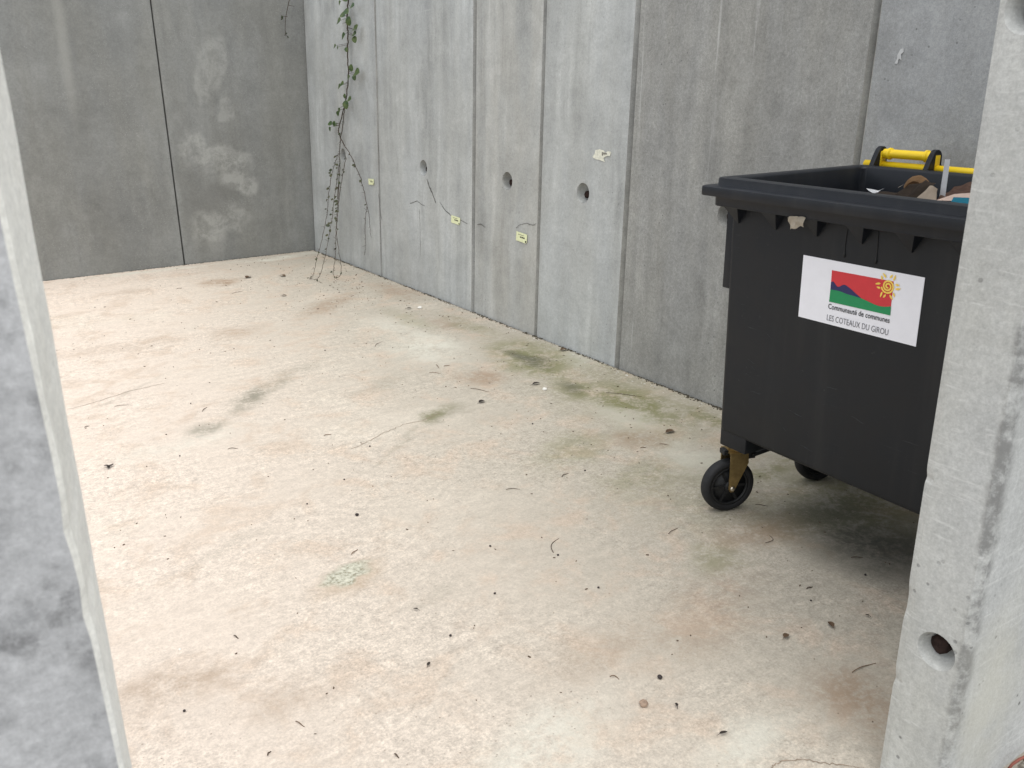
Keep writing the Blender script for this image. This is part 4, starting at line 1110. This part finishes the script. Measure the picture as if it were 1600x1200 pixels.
# fine crumbs everywhere: nobody could count these
bm = bmesh.new()
def crumb(p, r):
    st = bmesh.new(); bmesh.ops.create_cube(st, size=1)
    e = Matrix.Rotation(lr.random() * tau, 3, 'Z'); k = (r * lr.uniform(.6, 2.4), r * lr.uniform(.5, 1.0), r * lr.uniform(.3, .7))
    for v in st.verts: v.co = p + e @ Vector((v.co.x * k[0] * lr.uniform(.6, 1.2), v.co.y * k[1] * lr.uniform(.5, 1.2), max(0, v.co.z + .5) * k[2]))
    merge(bm, st)
for _ in range(750):
    x = lr.uniform(0.0, 3.0); y = lr.uniform(.9, 7.8)
    if lr.random() < .55: x = 3.0 - abs(lr.gauss(0, .7))
    if x < .05: continue
    crumb(Vector((x, y, .0005)), lr.uniform(.0018, .0042) * (1.0 + y * .07))
for _ in range(80):    # under the creeper
    p = floor_at(lr.gauss(515, 45), lr.gauss(450, 18))
    if p.x < 2.98 and p.y < 7.8: crumb(p, lr.uniform(.003, .007))
setp(obj('leaf_litter', bm, plain('brown_crumbs', (0.115, 0.085, 0.060), 0.9, 0.1, 0, 0.4, 12)), 'fine dark crumbs of leaf and bark scattered over the floor', 'litter', kind='stuff')
bm = bmesh.new()
for _ in range(1500):
    y = lr.uniform(.9, 7.86); crumb(Vector((3.024 - abs(lr.gauss(0, .012)), y, .0)), lr.uniform(.003, .0075) * (1 if mnoise.noise(Vector((y * 3, 0, 0))) > -.1 else .5))
for _ in range(700):
    x = lr.uniform(-.4, 3.0); crumb(Vector((x, 7.866 - abs(lr.gauss(0, .008)), .0)), lr.uniform(.002, .006))
setp(obj('wall_base_dirt_shade', bm, M_DIRT), 'line of dark dirt along the foot of the walls, thickened as contact shade', 'dirt', kind='stuff')  # dirt line, thickened to stand in for contact shadow as well
bm = bmesh.new()
for _ in range(90):
    y = lr.uniform(2.3, 5.6); crumb(Vector((3.0 - abs(lr.gauss(0, .025)), y, .001)), lr.uniform(.002, .006))
setp(obj('mortar_crumbs', bm, M_CHIP), 'pale mortar crumbs along the foot of the right wall', 'crumbs', kind='stuff')
M_HAIR = plain('hairline_crack', (0.27, 0.215, 0.165), 0.95, 0.1, 0, 0.3, 40)
# crack in the slab, bottom right
bm = bmesh.new()
ps = subdiv([floor_at(*p) + Vector((0, 0, .0012)) for p in ((1200, 1204), (1212, 1194), (1225, 1189), (1262, 1188), (1290, 1193), (1330, 1197), (1365, 1204))], 7, .003)
for p in ps: p.z = .0012
ribbon(bm, ps, (0, 0, 1), .0032)
setp(obj('floor_crack', bm, M_HAIR), kind='structure')

bm = bmesh.new()
for path in (((548, 702), (575, 690), (602, 676), (630, 664), (660, 657), (690, 645)), ((105, 640), (150, 628), (200, 612), (262, 598))):
    ps = subdiv([floor_at(*p) for p in path], 6, .006)
    for p in ps: p.z = .0010
    ribbon(bm, ps, (0, 0, 1), .004)
setp(obj('hairline_cracks', bm, M_HAIR), kind='structure')

# gravel and a red stem outside the right pillar
bm = bmesh.new()
for _ in range(420):
    x = lr.uniform(1.45, 3.2); y = .735 - abs(lr.gauss(0, .25))
    st = bmesh.new(); bmesh.ops.create_icosphere(st, subdivisions=1, radius=lr.uniform(.006, .016))
    sd = lr.random() * 60
    for v in st.verts:
        v.co *= 1 + .35 * mnoise.noise(v.co.normalized() + Vector((sd, 0, 0))); v.co += Vector((x, y, -.022))
    merge(bm, st, lr.choice((0, 0, 1, 2)))
setp(obj('gravel', bm, [M_STONE, M_CHIP, M_DIRT]), 'loose pale gravel on the ground outside the right pillar', 'gravel', kind='stuff')
bm = bmesh.new()
add_tube(bm, [floor_at(1572, 1206, .01), floor_at(1582, 1194, .03), floor_at(1592, 1187, .035), floor_at(1606, 1180, .03), floor_at(1630, 1178, .01)], [.003, .0035, .0035, .003, .002], 6)
setp(obj('red_stem', bm, plain('red_stem', (0.22, 0.075, 0.055), .7)), 'reddish plant stem at the foot of the right pillar', 'twig')
